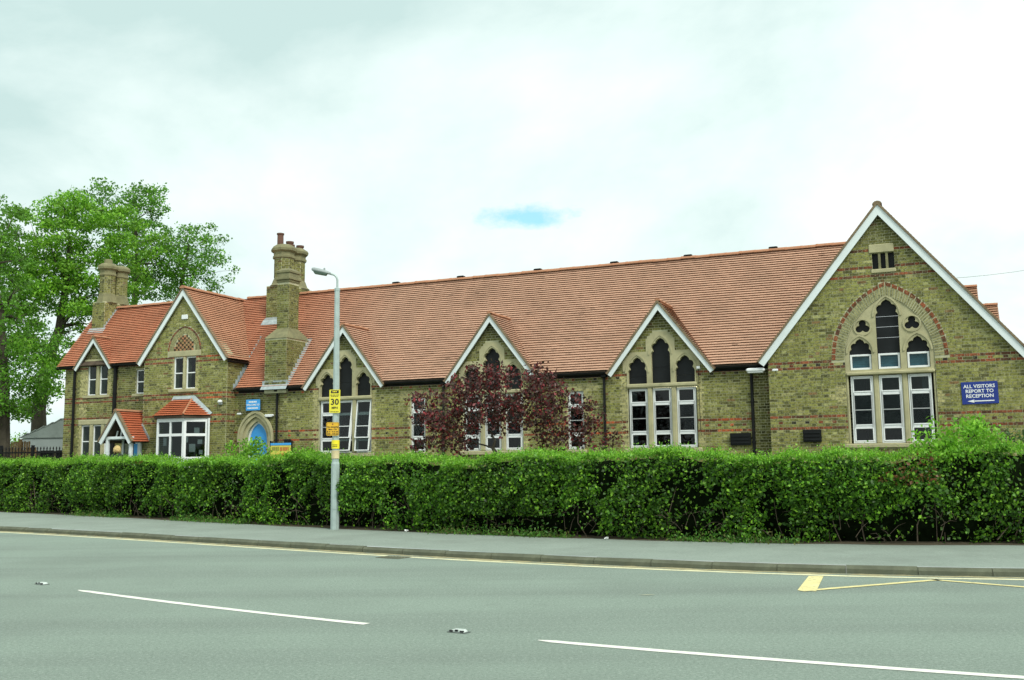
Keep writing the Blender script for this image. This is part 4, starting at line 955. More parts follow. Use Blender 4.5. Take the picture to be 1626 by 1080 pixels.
for (a, e, za, zb, xf) in ((.33, .50, 2.60, 2.80, cant), (.18, .38, 1.98, 2.25, cant), (.45, .6, 2.25, 2.40, cant), (.5, .62, 1.9, 2.05, cant), (b0+.26, b0+.40, 2.2, 2.48, ff), (.05, .14, 2.3, 2.5, cant)):
    g = MB(SB); g.slab([(a, za), (e, za), (e, zb), (a, zb)], [], -.02, -.024, xf=xf); g.build('notice', M_PAPER, bayo)
br = MB(SB); e_ = .12; zt, zr = 3.80, 3.20; yf = FY-bd-e_; lx_ = b0-(b2-b1)-e_*.8; rx_ = b2+e_*.9
P0, P1, P2, P3 = (b0-e_*.4, yf, zr), (b1+e_*.4, yf, zr), (rx_, FY-.01, zr), (lx_, FY-.01, zr); T0, T1 = (-23.3, FY-.01, zt), (-22.52, FY-.01, zt)
br.add([P0, P1, P2, P3, T0, T1]+[(p[0], p[1], p[2]-.07) for p in (P0, P1, P2, P3)], [(0, 1, 5, 4), (1, 2, 5), (3, 0, 4), (6, 9, 8, 7), (0, 6, 7, 1), (1, 7, 8, 2), (3, 9, 6, 0)])
br.build('bay_roof', M_SOFFIT, bayo)
bt = MB(SB)
def poly_slope(b, A, Bp, Tl, Tr):
    """tile a planar quad: eave A->Bp, top Tl->Tr"""
    A, Bp, Tl, Tr = map(Vector, (A, Bp, Tl, Tr)); ua = (Bp-A).normalized(); nrm = ua.cross(Tl-A).normalized()
    if nrm.z < 0: nrm = -nrm
    uvv = nrm.cross(ua).normalized()
    if uvv.z < 0: uvv = -uvv
    H_ = (Tl-A).dot(uvv); al, ar = (Tl-A).dot(ua), (Tr-A).dot(ua); L_ = (Bp-A).length
    global TG
    tg = TG; TG = .11
    tile_slope(b, A+nrm*.01, ua, uvv, nrm, L_, H_, lambda v: [(al*min(1, v/H_), L_+(ar-L_)*min(1, v/H_))], lambda x, v: (.46, .12, .05, .8)); TG = tg
poly_slope(bt, P0, P1, T0, T1); poly_slope(bt, P1, P2, T1, T1); poly_slope(bt, P3, P0, T0, T0)
bt.build('bay_roof_tiles', M_TILE, bayo, kind='stuff')
hp = MB(SB); hp.tube([(P1[0], P1[1]-.01, P1[2]+.05), (T1[0], T1[1], T1[2]+.03)], .035, 6); hp.build('hip_roll', M_RIDGE, bayo)
lf = MB(SB); lf.add([(T0[0]-.08, FY-.10, zt-.07), (T1[0]+.05, FY-.10, zt-.07), (T1[0]+.1, FY-.012, zt+.12), (T0[0]-.05, FY-.012, zt+.12)], [(0, 1, 2, 3)])
lf.add([(T1[0]+.02, FY-.09, zt-.02), (rx_-.04, FY-.09, zr+.02), (rx_+.05, FY-.012, zr+.10), (T1[0]+.12, FY-.012, zt+.11)], [(0, 1, 2, 3)]); lf.build('lead_flashing', M_LEAD, bayo)
dp = MB(SB); dp.tube([(b2+.10, FY-.10, .6), (b2+.10, FY-.10, 3.12)], .035, 8); dp.build('downpipe', M_PVC, bayo)
dk = MB(SB); dk.bbox(-23.2, -22.3, FY-.45, FY-.35, 1.5, 1.95, .03); dk.build('chair_back', M_BLACK, bayo)

# timber porch
PC, PW, PZA, PZF, PY = -25.12, .74, 3.42, 2.36, -.85
pz = MB(SB)
pz.bbox(PC-PW+.22, PC-PW+.32, PY+.05, PY+.15, GZ, 2.5, .008); pz.bbox(PC+PW-.2, PC+PW-.1, PY+.05, PY+.15, GZ, 2.5, .008)
pz.bbox(PC-PW+.1, PC+PW-.05, PY+.045, PY+.14, 2.46, 2.55, .008); pz.bbox(PC-PW+.30, PC-PW+.38, PY+.05, LY, 2.44, 2.52, .008); pz.bbox(PC+PW-.2, PC+PW-.12, PY+.05, FY-.02, 2.40, 2.48, .008)
porch = pz.build('porch', M_WHITE, house)
for i in range(4):
    t = (i+.7)/4.6; x = PC-PW+.35+t*(2*PW-.6); zt_ = PZA-.3-abs(x-PC)/PW*(PZA-PZF)
    q = MB(SB); q.slab([(x-.02, 2.55), (x+.02, 2.55), (x+.09, max(2.56, zt_)), (x+.05, max(2.56, zt_))], [], PY+.25+.02*i, PY+.29+.02*i); q.build('rafter', M_WHITE, porch)
Lp = math.hypot(PW, PZA-PZF); tp = MB(SB)
for s_ in (-1, 1):
    sv = Vector((-s_*PW/Lp, 0, (PZA-PZF)/Lp)); sn_ = Vector((s_*(PZA-PZF)/Lp, 0, PW/Lp)); ln2 = (FY if s_ > 0 else LY)-PY
    core = MB(SB); y9 = LY-.01 if s_ < 0 else LY-.01
    core.add([(PC+s_*PW, PY, PZF), (PC, PY, PZA), (PC, y9, PZA), (PC+s_*PW, y9 if s_ < 0 else FY-.02, PZF), (PC+s_*(PW-.05), PY, PZF-.03), (PC, PY, PZA-.08), (PC, y9, PZA-.08), (PC+s_*(PW-.05), y9 if s_ < 0 else FY-.02, PZF-.03)], [(0, 1, 2, 3), (7, 6, 5, 4), (0, 4, 5, 1), (0, 3, 7, 4), (3, 2, 6, 7), (1, 5, 6, 2)]); core.build('porch_roof', M_SOFFIT, porch)
    def pal(v, s_=s_):
        x = PC+s_*(PW-v*PW/Lp); return [(0, (FY-.02-PY) if x > gx0 else LY-PY)]
    tile_slope(tp, Vector((PC+s_*PW, PY-.03, PZF))+sn_*.012, (0, 1, 0), sv, sn_, ln2, Lp, pal, lambda x, v: (.44, .11, .05, .85))
tp.build('porch_tiles', M_TILE, porch, kind='stuff')
gable_trim(porch, porch, SB, PC, PW, PZA, PZF, PY-.01, .25); ridge_tiles(porch, SB, (PC, PY-.06, PZA+.06), (PC, LY-.05, PZA+.06), .085, .4)
q = MB(SB); q.bbox(-25.70, -24.96, LY+.05, LY+.1, GZ+.05, 2.4, .01); q.build('inner_door', M_DOOR, house)
q = MB(SB); q.bbox(-24.98, -24.80, FY-.11, FY-.06, GZ, 2.30, .008); q.build('door_leaf', M_DOOR, porch)
q = MB(SB); q.bbox(-24.795, -24.66, FY-.13, FY-.04, GZ, 2.36, .008); q.build('door_post', M_WHITE, porch)
for a, e in ((-25.60, -25.52), (-25.28, -25.20), (-24.98, -24.86)):
    q = MB(SB); q.bbox(a, e, PY+.75, PY+.83, GZ, 2.46, .008); q.build('screen_post', M_WHITE, porch)
q = MB(SB); q.bbox(-25.62, -24.85, PY+.74, PY+.82, 2.465, 2.55, .008); q.build('screen_head', M_WHITE, porch)
for a, e in ((-25.52, -25.28), (-25.20, -24.98)):
    q = MB(SB); q.box(a, e, PY+.785, PY+.791, GZ+.6, 2.46); q.build('screen_pane', M_GLASS, porch)
lf = MB(SB)
for i in range(8):
    v = i/8; x = PC+PW-.02-v*.35; z = PZF+(PZA-PZF)*(v*.35+.02)/PW; 
    lf.box(x-.05, x+.03, FY-.022, FY-.009, z-.02, z+.17)
lf.build('lead_flashing', M_LEAD, porch)

# ------------------------------------------------------------------ foliage
def leaf_mesh(name, C, size, cols, m, parent=None, up=None, aspect=.55, fold=.25, loc=(0, 0, 0), bend=.35, **k):
    """C (N,3) centres, size (N,), cols (N,3): folded rhombic leaves, two faces each"""
    N = len(C); d = RNG.normal(size=(N, 3)); 
    if up is not None: d = d*bend+up
    d /= np.linalg.norm(d, axis=1)[:, None]
    t = RNG.normal(size=(N, 3)); s_ = np.cross(d, t); s_ /= np.linalg.norm(s_, axis=1)[:, None]; nn = np.cross(s_, d)
    L_ = size[:, None]; b0 = C-d*L_*.5; tip = C+d*L_*.5; mid = C+d*L_*.05
    l = mid+s_*L_*aspect*.5+nn*L_*fold*.3; r = mid-s_*L_*aspect*.5+nn*L_*fold*.3
    V = np.stack([b0, r, tip, l], 1).reshape(-1, 3)-np.array(loc)
    i0 = np.arange(N)*4
    T = np.stack([np.stack([i0, i0+1, i0+2], 1), np.stack([i0, i0+2, i0+3], 1)], 1).reshape(-1, 3)
    me = bpy.data.meshes.new(name); me.vertices.add(len(V)); me.vertices.foreach_set('co', V.astype('f').ravel())
    me.loops.add(T.size); me.loops.foreach_set('vertex_index', T.astype('i').ravel())
    me.polygons.add(len(T)); me.polygons.foreach_set('loop_start', (np.arange(len(T))*3).astype('i')); 
    me.update(calc_edges=True)
    a = me.attributes.new('tint', 'FLOAT_COLOR', 'FACE'); cc = np.ones((len(T), 4), 'f'); cc[:, :3] = np.repeat(cols, 2, 0); a.data.foreach_set('color', cc.ravel())
    me.materials.append(m); o = bpy.data.objects.new(name, me); return link(o, parent, **k)
def vnoise(P, f, seed=0):
    """cheap smooth noise from a few sines"""
    r = np.random.default_rng(seed); v = 0
    for i in range(5):
        k = r.normal(size=3)*f; v = v+np.sin(P@k+r.uniform(0, 6.28))
    return v/5
GREENS = np.array([(.060, .17, .012), (.11, .28, .02), (.035, .10, .010), (.22, .44, .035), (.06, .15, .02)])
def pick(N, pal, lo=.75, hi=1.3): return pal[RNG.integers(0, len(pal), N)]*RNG.uniform(lo, hi, (N, 1))

# the long clipped hedge
hedge = empty('hedge', (0, hedge_y(0)+.6, .1), label='long clipped green hedge running along the back of the pavement', cat='hedge')
hl = (0, hedge_y(0)+.6, .1)
hx = np.array([p for p in path_pts(hedge_y, -26, 16, .05)])
tang = np.gradient(hx, axis=0); tang /= np.linalg.norm(tang, axis=1)[:, None]; nor = np.stack([tang[:, 1], -tang[:, 0]], 1)   # toward the road
def hedge_top(x): return 1.66+.05*np.sin(x*.9)+.04*np.sin(x*2.3+1)+np.clip((-x-6)*.008, 0, .08)+.05*np.sin(x*4.1+.5)*np.sin(x*1.7)+.03*np.sin(x*9.3)
def hedge_pts(N, where):
    i = RNG.integers(0, len(hx), N); s_ = RNG.uniform(0, 1, N); P0 = hx[i]+tang[i]*RNG.uniform(-.03, .03, (N, 1)); top = hedge_top(P0[:, 0])
    if where == 'front':
        z = .10+(top-.10)*RNG.beta(1.35, 1.0, N); bulge = .10*np.sin(np.clip((z-.1)/1.6, 0, 1)*3.1)-.16*np.clip(.45-z, 0, .5)
        dep = RNG.gamma(1.5, .07, N)
        off = .02+bulge-dep
    elif where == 'top':
        z = top+RNG.normal(0, .035, N)+np.where(RNG.random(N) < .12, RNG.uniform(0, .13, N), 0); off = RNG.uniform(-1.15, .08, N); z = z-np.clip(off+.02, 0, .1)*.6
    else:
        z = .3+(top-.3)*RNG.random(N); off = -1.12+RNG.normal(0, .06, N)
    P = np.stack([P0[:, 0]+nor[i, 0]*off, P0[:, 1]+nor[i, 1]*off, z], 1)
    nz = vnoise(P, 2.1, 3)+.8*vnoise(P, 5.0, 5)+.5*vnoise(P, 11, 6)
    P[:, :2] += nor[i]*(nz*.24)[:, None]; return P, nz, i
def hole_mask(P, nz):
    low = (P[:, 2] < .50)
    g = vnoise(P*np.array([1, 1, .6]), 1.7, 11)
    keep = ~(low & (g > .18-.25*(P[:, 2]-.35)) & (RNG.random(len(P)) < .88))
    # a few deep hollows low down and one larger hollow near the right end
    for (cx, cz, rx, rz) in ((6.9, .5, .55, .36), (-2.5, .75, .35, .35), (1.2, .55, .3, .3), (-7.2, .45, .5, .3), (-11, .45, .6, .3), (3.2, .4, .3, .25), (-5.2, .5, .3, .3)):
        q = ((P[:, 0]-cx)/rx)**2+((P[:, 2]-cz)/rz)**2; keep &= ~((q < .9+1.1*vnoise(P, 5, 17)) & (RNG.random(len(P)) < .85))
    return keep
P, nz, _ = hedge_pts(160000, 'front'); kp = hole_mask(P, nz) & ((nz+.5*vnoise(P*np.array([1, 1, .45]), 3.2, 51) > -.16) | (RNG.random(len(P)) < .13)); P, nz = P[kp], nz[kp]
cols_ = pick(len(P), GREENS, .4, 1.55)*np.clip(1+.35*vnoise(P, 1.2, 41)+.25*vnoise(P, 3.1, 42), .45, 1.6)[:, None]; yl = (vnoise(P, 2.4, 43) > .55) & (RNG.random(len(P)) < .35) & (P[:, 2] < .9); cols_[yl] = np.array((.42, .48, .16))
lite = np.clip((P[:, 2]-hedge_top(P[:, 0])+.16)/.16, 0, 1)[:, None]     # paler sprigs along the top, their lit look put into leaf colour
cols_ = cols_*(1-lite)+lite*pick(len(P), np.array([(.20, .46, .035), (.27, .54, .05), (.14, .36, .03)]))
redb = (vnoise(P, 1.3, 21) > .5) & (RNG.random(len(P)) < .22) & (P[:, 2] > 1.1); cols_[redb] = np.array((.20, .09, .035))
leaf_mesh('hedge_leaves', P, RNG.uniform(.036, .090, len(P)), cols_, M_LEAF, hedge, aspect=.7, loc=hl, kind='stuff')
P, nz, _ = hedge_pts(62000, 'top'); cols_ = pick(len(P), np.array([(.20, .46, .03), (.27, .54, .05), (.13, .34, .025)]))  # top sprigs in the same paler, lit-looking leaf colours
leaf_mesh('hedge_top_growth', P, RNG.uniform(.028, .062, len(P)), cols_, M_LEAF, hedge, up=np.array((0, 0, 1.0)), bend=.8, aspect=.55, loc=hl, kind='stuff')
P, nz, _ = hedge_pts(26000, 'back'); leaf_mesh('hedge_back_leaves', P, RNG.uniform(.04, .07, len(P)), pick(len(P), GREENS), M_LEAF, hedge, loc=hl, kind='stuff')
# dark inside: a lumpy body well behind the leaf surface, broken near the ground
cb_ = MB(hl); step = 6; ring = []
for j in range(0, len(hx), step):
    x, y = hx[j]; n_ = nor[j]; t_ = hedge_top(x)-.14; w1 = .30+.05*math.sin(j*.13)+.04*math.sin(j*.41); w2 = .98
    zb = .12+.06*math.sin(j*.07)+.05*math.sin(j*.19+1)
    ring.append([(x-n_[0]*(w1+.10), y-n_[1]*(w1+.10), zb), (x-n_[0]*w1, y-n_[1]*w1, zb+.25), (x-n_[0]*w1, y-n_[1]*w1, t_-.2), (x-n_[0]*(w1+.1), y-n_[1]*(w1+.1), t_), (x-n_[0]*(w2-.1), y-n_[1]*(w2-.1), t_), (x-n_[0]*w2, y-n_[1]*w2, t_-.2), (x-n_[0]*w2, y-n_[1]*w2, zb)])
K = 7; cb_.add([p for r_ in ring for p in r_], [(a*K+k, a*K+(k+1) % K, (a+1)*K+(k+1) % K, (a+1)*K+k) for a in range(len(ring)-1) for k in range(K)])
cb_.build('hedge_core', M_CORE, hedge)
st_ = MB(hl)
for j in range(0, len(hx), 5):
    x, y = hx[j]; n_ = nor[j]
    for q in range(1):
        o_ = rnd(.10, .5); a = Vector((x-n_[0]*o_+rnd(-.1, .1), y-n_[1]*o_, .06)); e = a+Vector((rnd(-.25, .25), rnd(-.12, .12), rnd(.55, 1.1))); md = (a+e)/2+Vector((rnd(-.12, .12), rnd(-.1, .06), 0))
        r_ = rnd(.005, .014); st_.tube([a, md, e], [r_, r_*.8, r_*.4], 5)
for j in range(420):
    i = RNG.integers(0, len(hx)); x, y = hx[i]; n_ = nor[i]; a = Vector((x-n_[0]*rnd(.02, .2), y-n_[1]*rnd(.02, .2), rnd(.12, .6))); e = a+Vector((rnd(-.35, .35), rnd(-.1, .05), rnd(-.05, .35))); st_.tube([a, (a+e)/2+Vector((0, -.03, .05)), e], [.006, .005, .002], 4)
st_.build('hedge_stems', mat('twig', (.11, .085, .06), .9, var=.3), hedge, kind='stuff')

# weeds and litter along the hedge foot
N = 24000; i = RNG.integers(0, len(hx), N); dens = vnoise(np.c_[hx[i], np.zeros(N)], .9, 31); k_ = (dens > .02) & (hx[i, 0] > -13); i = i[k_]; N = len(i)
off = RNG.gamma(2.0, .07, N)-.02; z = .105+RNG.gamma(1.5, .03, N)*(1+np.clip(dens[k_], 0, 1)*1.2)
P = np.stack([hx[i, 0]+nor[i, 0]*(off*.9)+RNG.normal(0, .03, N), hx[i, 1]+nor[i, 1]*(off*.9), z], 1)
leaf_mesh('verge_weeds', P, RNG.uniform(.03, .085, N), pick(N, np.array([(.09, .25, .03), (.06, .18, .025), (.14, .30, .05), (.16, .17, .05)])), M_LEAF, None, up=np.array((0, -.2, .8)), bend=.9, aspect=.4, kind='stuff', label='low green weeds and ivy along the foot of the hedge', cat='weeds')
soil = MB(); XS2 = [x for x in XS if -22 < x < 16]
soil.add([(x, hedge_y(x)-.16-.05*math.sin(x*3.1)-.03*math.sin(x*7.7), .108) for x in XS2]+[(x, hedge_y(x)+.9, .13) for x in XS2], [(q, q+1, len(XS2)+q+1, len(XS2)+q) for q in range(len(XS2)-1)])
soil.build('hedge_bed', mat('soil', (.075, .06, .035), 1, var=.4, scale=7, bump=.8), kind='structure', label='strip of bare soil and leaf litter under the hedge', cat='soil bed')
def litter(x, y, label):
    m_ = MB((x, y, .1)); pts = []
    for q in range(9): a = q/9*6.28; r_ = rnd(.03, .06); pts.append((x+r_*math.cos(a), y+r_*.7*math.sin(a), .115+rnd(0, .05)))
    m_.add(pts+[(x, y, .155)]+[(x, y, .11)], [(q, (q+1) % 9, 9) for q in range(9)]+[((q+1) % 9, q, 10) for q in range(9)]); o = m_.build('litter', M_PAPER, None, label=label, cat='litter', group='scraps of litter by the hedge'); o.location = (x, y, .1)
litter(-2.28, hedge_y(-2.28)-.20, 'white scrap of paper by the hedge foot, right of the lamp post')
litter(1.72, hedge_y(1.72)-.22, 'white scrap of paper in weeds under the middle of the hedge')

def tree(name, base, trunk, clumps, leafn, lsize, pal, label, cat='tree', r0=.25, m=None, flat=.6, group=None, cr=(.7, 1.15), bark=None, upv=None, ivy=False):
    """trunk: list of world points (first = base); clumps: (centre, radius) list; limbs grow from trunk to clumps through shared forks"""
    root = empty(name, base, label=label, cat=cat, group=group); b_ = MB(base); T = [Vector(p) for p in trunk]
    rs = [r0*(1-.75*i/(len(T)-1)) for i in range(len(T))]; rs[0] *= 1.25; b_.tube(T, rs, 9)
    nodes = [(p, rs[i]) for i, p in enumerate(T) if i >= len(T)*.35]
    cs = sorted(clumps, key=lambda c: (Vector(c[0])-T[-1]).length)
    for c, r_ in cs:
        c = Vector(c); cand = [(p, rr) for p, rr in nodes if p.z < c.z+.4]
        p, rr = min(cand or nodes, key=lambda q: (q[0]-c).length+max(0, q[0].z-c.z)*1.5)
        d = c-p; r1 = max(.012*r0/.25, rr*.62); m1 = p+d*.4+Vector((rnd(-1, 1), rnd(-1, 1), rnd(-.3, .8)))*d.length*.08; m2 = p+d*.75+Vector((rnd(-1, 1), rnd(-1, 1), rnd(-.2, .6)))*d.length*.08
        b_.tube([p, m1, m2, c], [r1, r1*.78, r1*.55, r1*.32], 6, cap=False); nodes += [(m1, r1*.78), (m2, r1*.55), (c, r1*.32)]
        for q in range(4):
            e = c+Vector((rnd(-1, 1), rnd(-1, 1), rnd(-.5, .8)))*r_*.8; b_.tube([c-d*.08, (c+e)/2, e], [r1*.3, r1*.2, r1*.08], 4, cap=False)
    b_.build('trunk', bark or M_BARK, root)
    Cs, Sz, Co = [], [], []
    for c, r_ in clumps:
        n_ = int(leafn*(r_/.9)**2*rnd(.7, 1.2)); v = RNG.normal(size=(n_, 3)); v /= np.linalg.norm(v, axis=1)[:, None]; v *= (RNG.random((n_, 1))**.45)*r_*RNG.uniform(.75, 1.1, (n_, 1)); v[:, 2] *= flat
        lump = vnoise(v+np.array(c), 3.0/r_, 8); v = v*(1+.25*lump[:, None])
        Cs.append(np.array(c)+v); Sz.append(RNG.uniform(.7, 1.25, n_)*lsize); tone = rnd(.8, 1.2); Co.append(pick(n_, pal)*tone)
    o = leaf_mesh('crown', np.concatenate(Cs), np.concatenate(Sz), np.concatenate(Co), m or M_LEAF, root, up=upv, bend=1.0, aspect=.6, loc=base, kind='stuff')
    if ivy:
        n_ = 2500; z = RNG.uniform(0, 2.6, n_); a = RNG.uniform(0, 6.28, n_); f = z/2.6; bx0, by0 = base[0]+(T[1].x-base[0])*f, base[1]+(T[1].y-base[1])*f
        leaf_mesh('trunk_ivy', np.stack([bx0+np.cos(a)*r0*1.35, by0+np.sin(a)*r0*1.35, base[2]+z], 1)+RNG.normal(0, .05, (n_, 3)), RNG.uniform(.06, .12, n_), pick(n_, GREENS*.7), M_LEAF, root, loc=base, kind='stuff')
    return root
CAMZ = 1.6; FPX = 1560.0
def at(px, py, Y):
    """world point at depth Y seen at photo pixel (px,py): used once to set out the planting"""
    v = fwd+right*((px-813)/FPX)+down*((py-540)/FPX); t = Y/v.y
    return Vector((v.x*t, Y, CAMZ+v.z*t))
def clump_cloud(ells, n_, rr, mind=.55, lean=.45):
    """n_ clump centres spread through ellipsoids (centre, radii)"""
    out = []; vol = np.array([e[1][0]*e[1][1]*e[1][2] for e in ells]); pr = vol/vol.sum(); tries = 0
    while len(out) < n_ and tries < n_*60:
        tries += 1; e = ells[RNG.choice(len(ells), p=pr)]; v = RNG.normal(size=3); v /= np.linalg.norm(v); v *= RNG.random()**lean
        p = np.array(e[0])+v*np.array(e[1])
        if all(np.linalg.norm(p-np.array(o[0])) > mind for o in out): out.append((tuple(p), rnd(*rr)))
    return out
TG1 = np.array([(.15, .36, .022), (.19, .42, .03), (.10, .27, .018), (.24, .48, .04)]); TG2 = np.array([(.11, .29, .02), (.14, .34, .025), (.085, .23, .018)]); TG3 = np.array([(.03, .09, .02), (.045, .12, .022), (.03, .075, .018)])
def ell(px, py, Y, rx, rz, ry=2.2): c = at(px, py, Y); return ((c.x, c.y, c.z), (rx, ry, rz))
tb = at(66, 700, 45); tb.z = GZ
cA = clump_cloud([ell(110, 385, 45, 3.5, 2.2), ell(195, 400, 45.5, 2.2, 1.9), ell(25, 470, 45, 2.0, 2.6), ell(150, 500, 45, 2.0, 1.4), ell(60, 430, 45, 2.4, 2.2), ell(130, 470, 45, 2.8, 1.6), ell(55, 560, 44.5, 2.0, 1.6), ell(120, 345, 46, 2.0, 1.0), ell(100, 600, 44.5, 1.2, 1.0), ell(40, 640, 44.5, 1.0, .7)], 225, (.38, .80), .52)
tree('ash_tree', tuple(tb), [tb, at(62, 650, 45), at(72, 590, 45), at(95, 520, 45), at(105, 450, 45), at(112, 380, 45)], cA, 420, .15, TG1, 'largest bright green tree, ivy on its trunk, beside the left end of the house', r0=.36, group='trees behind the house', ivy=True)
tb = at(205, 700, 50); tb.z = GZ
cB = clump_cloud([ell(215, 335, 50, 2.2, 1.6), ell(250, 395, 50, 1.6, 1.6), ell(175, 330, 51, 1.8, 1.2), ell(225, 440, 50, 2.0, 1.3)], 95, (.45, .8), .5)
tree('ash_tree', tuple(tb), [tb, at(207, 600, 50), at(212, 500, 50), at(218, 420, 50), at(215, 350, 50)], cB, 240, .15, TG2, 'darker tree rising directly behind the left octagonal chimney', r0=.26, group='trees behind the house')
tb = at(290, 700, 52); tb.z = GZ
cC = clump_cloud([ell(305, 400, 52, 1.9, 1.5), ell(345, 420, 52, 1.0, 1.0), ell(300, 445, 52, 1.6, .8), ell(265, 450, 52, 1.2, .9)], 75, (.38, .7), .48)
tree('ash_tree', tuple(tb), [tb, at(287, 560, 52), at(285, 490, 52), at(290, 440, 52), at(300, 390, 52)], cC, 210, .15, TG2*1.15, 'rounded loose crowned tree behind the pointed house gable', r0=.22, group='trees behind the house')
tb = at(4, 700, 38); tb.z = GZ
cD = clump_cloud([ell(20, 655, 38, 1.0, .45), ell(50, 605, 38.4, 1.0, .9), ell(82, 560, 38.8, .6, .9), ell(0, 520, 38, 1.6, 2.0), ell(-40, 420, 38, 1.8, 2.4), ell(30, 600, 38, 1.2, 1.0), ell(-10, 640, 38, 1.2, .6), ell(8, 400, 39, .9, 2.2)], 150, (.42, .8), .42)
tree('lime_tree', tuple(tb), [tb, at(4, 600, 38), at(0, 500, 38), at(-12, 420, 38)], cD, 210, .14, TG2*.9, 'shaded green tree cut off by the left edge of the view', r0=.33, group='trees behind the house')
for (px_, py_, Y_, rx, rz, lab) in ((30, 690, 60, 2.0, .9, 'low green bush beyond the fence, nearest the left edge'), (55, 692, 62, 1.6, .7, 'smaller low bush beyond the fence beside the ivy trunk')):
    c_ = at(px_, py_, Y_); bs = (c_.x, c_.y, GZ)
    tree('far_bush', bs, [Vector(bs), Vector((c_.x, c_.y, GZ+1)), Vector((c_.x, c_.y, GZ+1.8))], clump_cloud([((c_.x, c_.y, GZ+1.7), (rx, 1.2, rz+.6))], 22, (.5, .8), .4), 200, .15, TG1, lab, 'bush', .08, group='bushes beyond the fence')

# purple-leaved plum in front of the hall
pb_ = at(790, 740, 24.6); pb_.z = .4
PL = np.array([(.075, .025, .022), (.11, .030, .027), (.05, .024, .02), (.22, .03, .035), (.085, .06, .04)])
eP = lambda px, py, rx, rz: ell(px, py, 24.6, rx, rz, 1.1)
cP = clump_cloud([eP(800, 640, 1.5, .75), eP(735, 640, 1.0, .8), eP(870, 650, 1.15, .75), eP(690, 660, .6, .7), eP(930, 680, .55, .45), eP(780, 605, .9, .5), eP(715, 690, .7, .45), eP(850, 610, .7, .4), eP(950, 700, .45, .3), eP(880, 695, .6, .35), eP(670, 712, .5, .25)], 220, (.16, .38), .21, .6)
tree('plum_tree', tuple(pb_), [pb_, at(791, 726, 24.6), at(783, 712, 24.6), at(786, 700, 24.55), at(778, 685, 24.6)], cP, 420, .10, PL, 'purple leaved plum tree in front of the middle dormer', 'tree', .075, M_DARKLEAF, .8, upv=np.array((0, 0, -.5)))
def bush(name, px_, py_, Y_, rx, rz, n_, ls, pal, label, nl=180, zb=None, cat='bush'):
    c_ = at(px_, py_, Y_); bs = (c_.x, c_.y, zb if zb is not None else .3)
    return tree(name, bs, [Vector(bs), Vector((c_.x, c_.y, (bs[2]+c_.z)/2)), c_], clump_cloud([((c_.x, c_.y, c_.z-rz*.2), (rx, .45, rz))], n_, (.14, .26), .12), nl*6, ls, pal, label, cat, .035, flat=.9, upv=np.array((0, 0, .6)))
BR = np.array([(.22, .50, .035), (.28, .56, .05), (.16, .40, .03)])
b1_ = bush('elder_bush', 1530, 700, 17.3, .85, .40, 60, .085, BR, 'bright light green bush bursting out of the hedge top under the navy sign', 110)
bush('elder_bush', 1474, 688, 17.3, .16, .26, 7, .085, BR, 'thin light green sprig standing up left of the bright bush', 40)
bush('laurel_bush', 393, 716, 28.0, .68, .42, 40, .10, BR*.85, 'light green bush in front of the blue arched door', 75, .5)
bush('low_shrub', 487, 722, 27.0, .5, .22, 18, .09, BR*.8, 'low light green shrub beside the yellow banner', 60, .5)
bush('dark_shrub', 1603, 694, 21.5, .55, .22, 18, .06, TG3*1.5, 'dull dark shrub by the wall behind the bright bush, right edge', 70, .5)

# ------------------------------------------------------------------ street lamp with its signs
LP = Vector((-3.99, 22.2, .1))
lamp = empty('street_lamp', LP, label='pale green grey steel street lamp post standing at the hedge', cat='street lamp')
q = MB(LP); q.lathe(LP.x, LP.y, [(.098, LP.z-.05), (.094, LP.z+1.45), (.080, LP.z+1.5), (.072, LP.z+3.3), (.060, LP.z+5.38), (.066, LP.z+5.38), (.066, LP.z+5.44), (.03, LP.z+5.46)], 8); q.build('post', M_STEEL, lamp)
q = MB(LP); q.box(LP.x-.045, LP.x+.045, LP.y-.097, LP.y-.090, LP.z+.45, LP.z+1.1); q.build('access_door', M_STEEL, lamp)
pts = [(LP.x, LP.y, LP.z+5.4), (LP.x, LP.y, LP.z+5.62)]+[(LP.x-.13*(1-math.cos(a)), LP.y, LP.z+5.62+.15*math.sin(a)) for a in np.linspace(.2, 1.45, 7)]
pts.append((LP.x-.17, LP.y, LP.z+5.785)); q = MB(LP); q.tube(pts, .024, 8); q.build('bracket_arm', M_STEEL, lamp)
hd = MB(LP); K = 10; prof = [(0, .03, .03), (.06, .06, .05), (.16, .085, .065), (.30, .095, .075), (.42, .085, .07), (.47, .05, .05)]
V_ = []
for (d, hw_, hh_) in prof:
    cxx, czz = LP.x-.14-d*.95, LP.z+5.775+d*.22
    V_ += [(cxx, LP.y+hw_*math.cos(2*math.pi*k/K)*1.0, czz+hh_*max(-.25, math.sin(2*math.pi*k/K))) for k in range(K)]
hd.add(V_, [(i*K+k, i*K+(k+1) % K, (i+1)*K+(k+1) % K, (i+1)*K+k) for i in range(len(prof)-1) for k in range(K)]+[tuple(range(K-1, -1, -1)), tuple(range((len(prof)-1)*K, len(prof)*K))])
hdo = hd.build('lamp_head', M_LAMPGREY, lamp, smooth=True)
ln_ = MB(LP)
V_ = []
for (d, hw_, dep) in ((.09, .045, .0), (.13, .072, -.055), (.40, .08, -.065), (.45, .055, .0)):
    cxx, czz = LP.x-.14-d*.95, LP.z+5.765+d*.22
    V_ += [(cxx, LP.y-hw_, czz), (cxx, LP.y-hw_*.7, czz+dep), (cxx, LP.y+hw_*.7, czz+dep), (cxx, LP.y+hw_, czz)]
ln_.add(V_, [(i*4+k, i*4+k+1, i*4+5+k, i*4+4+k) for i in range(3) for k in range(3)]); ln_.build('lamp_lens', M_LENS, lamp, smooth=True)
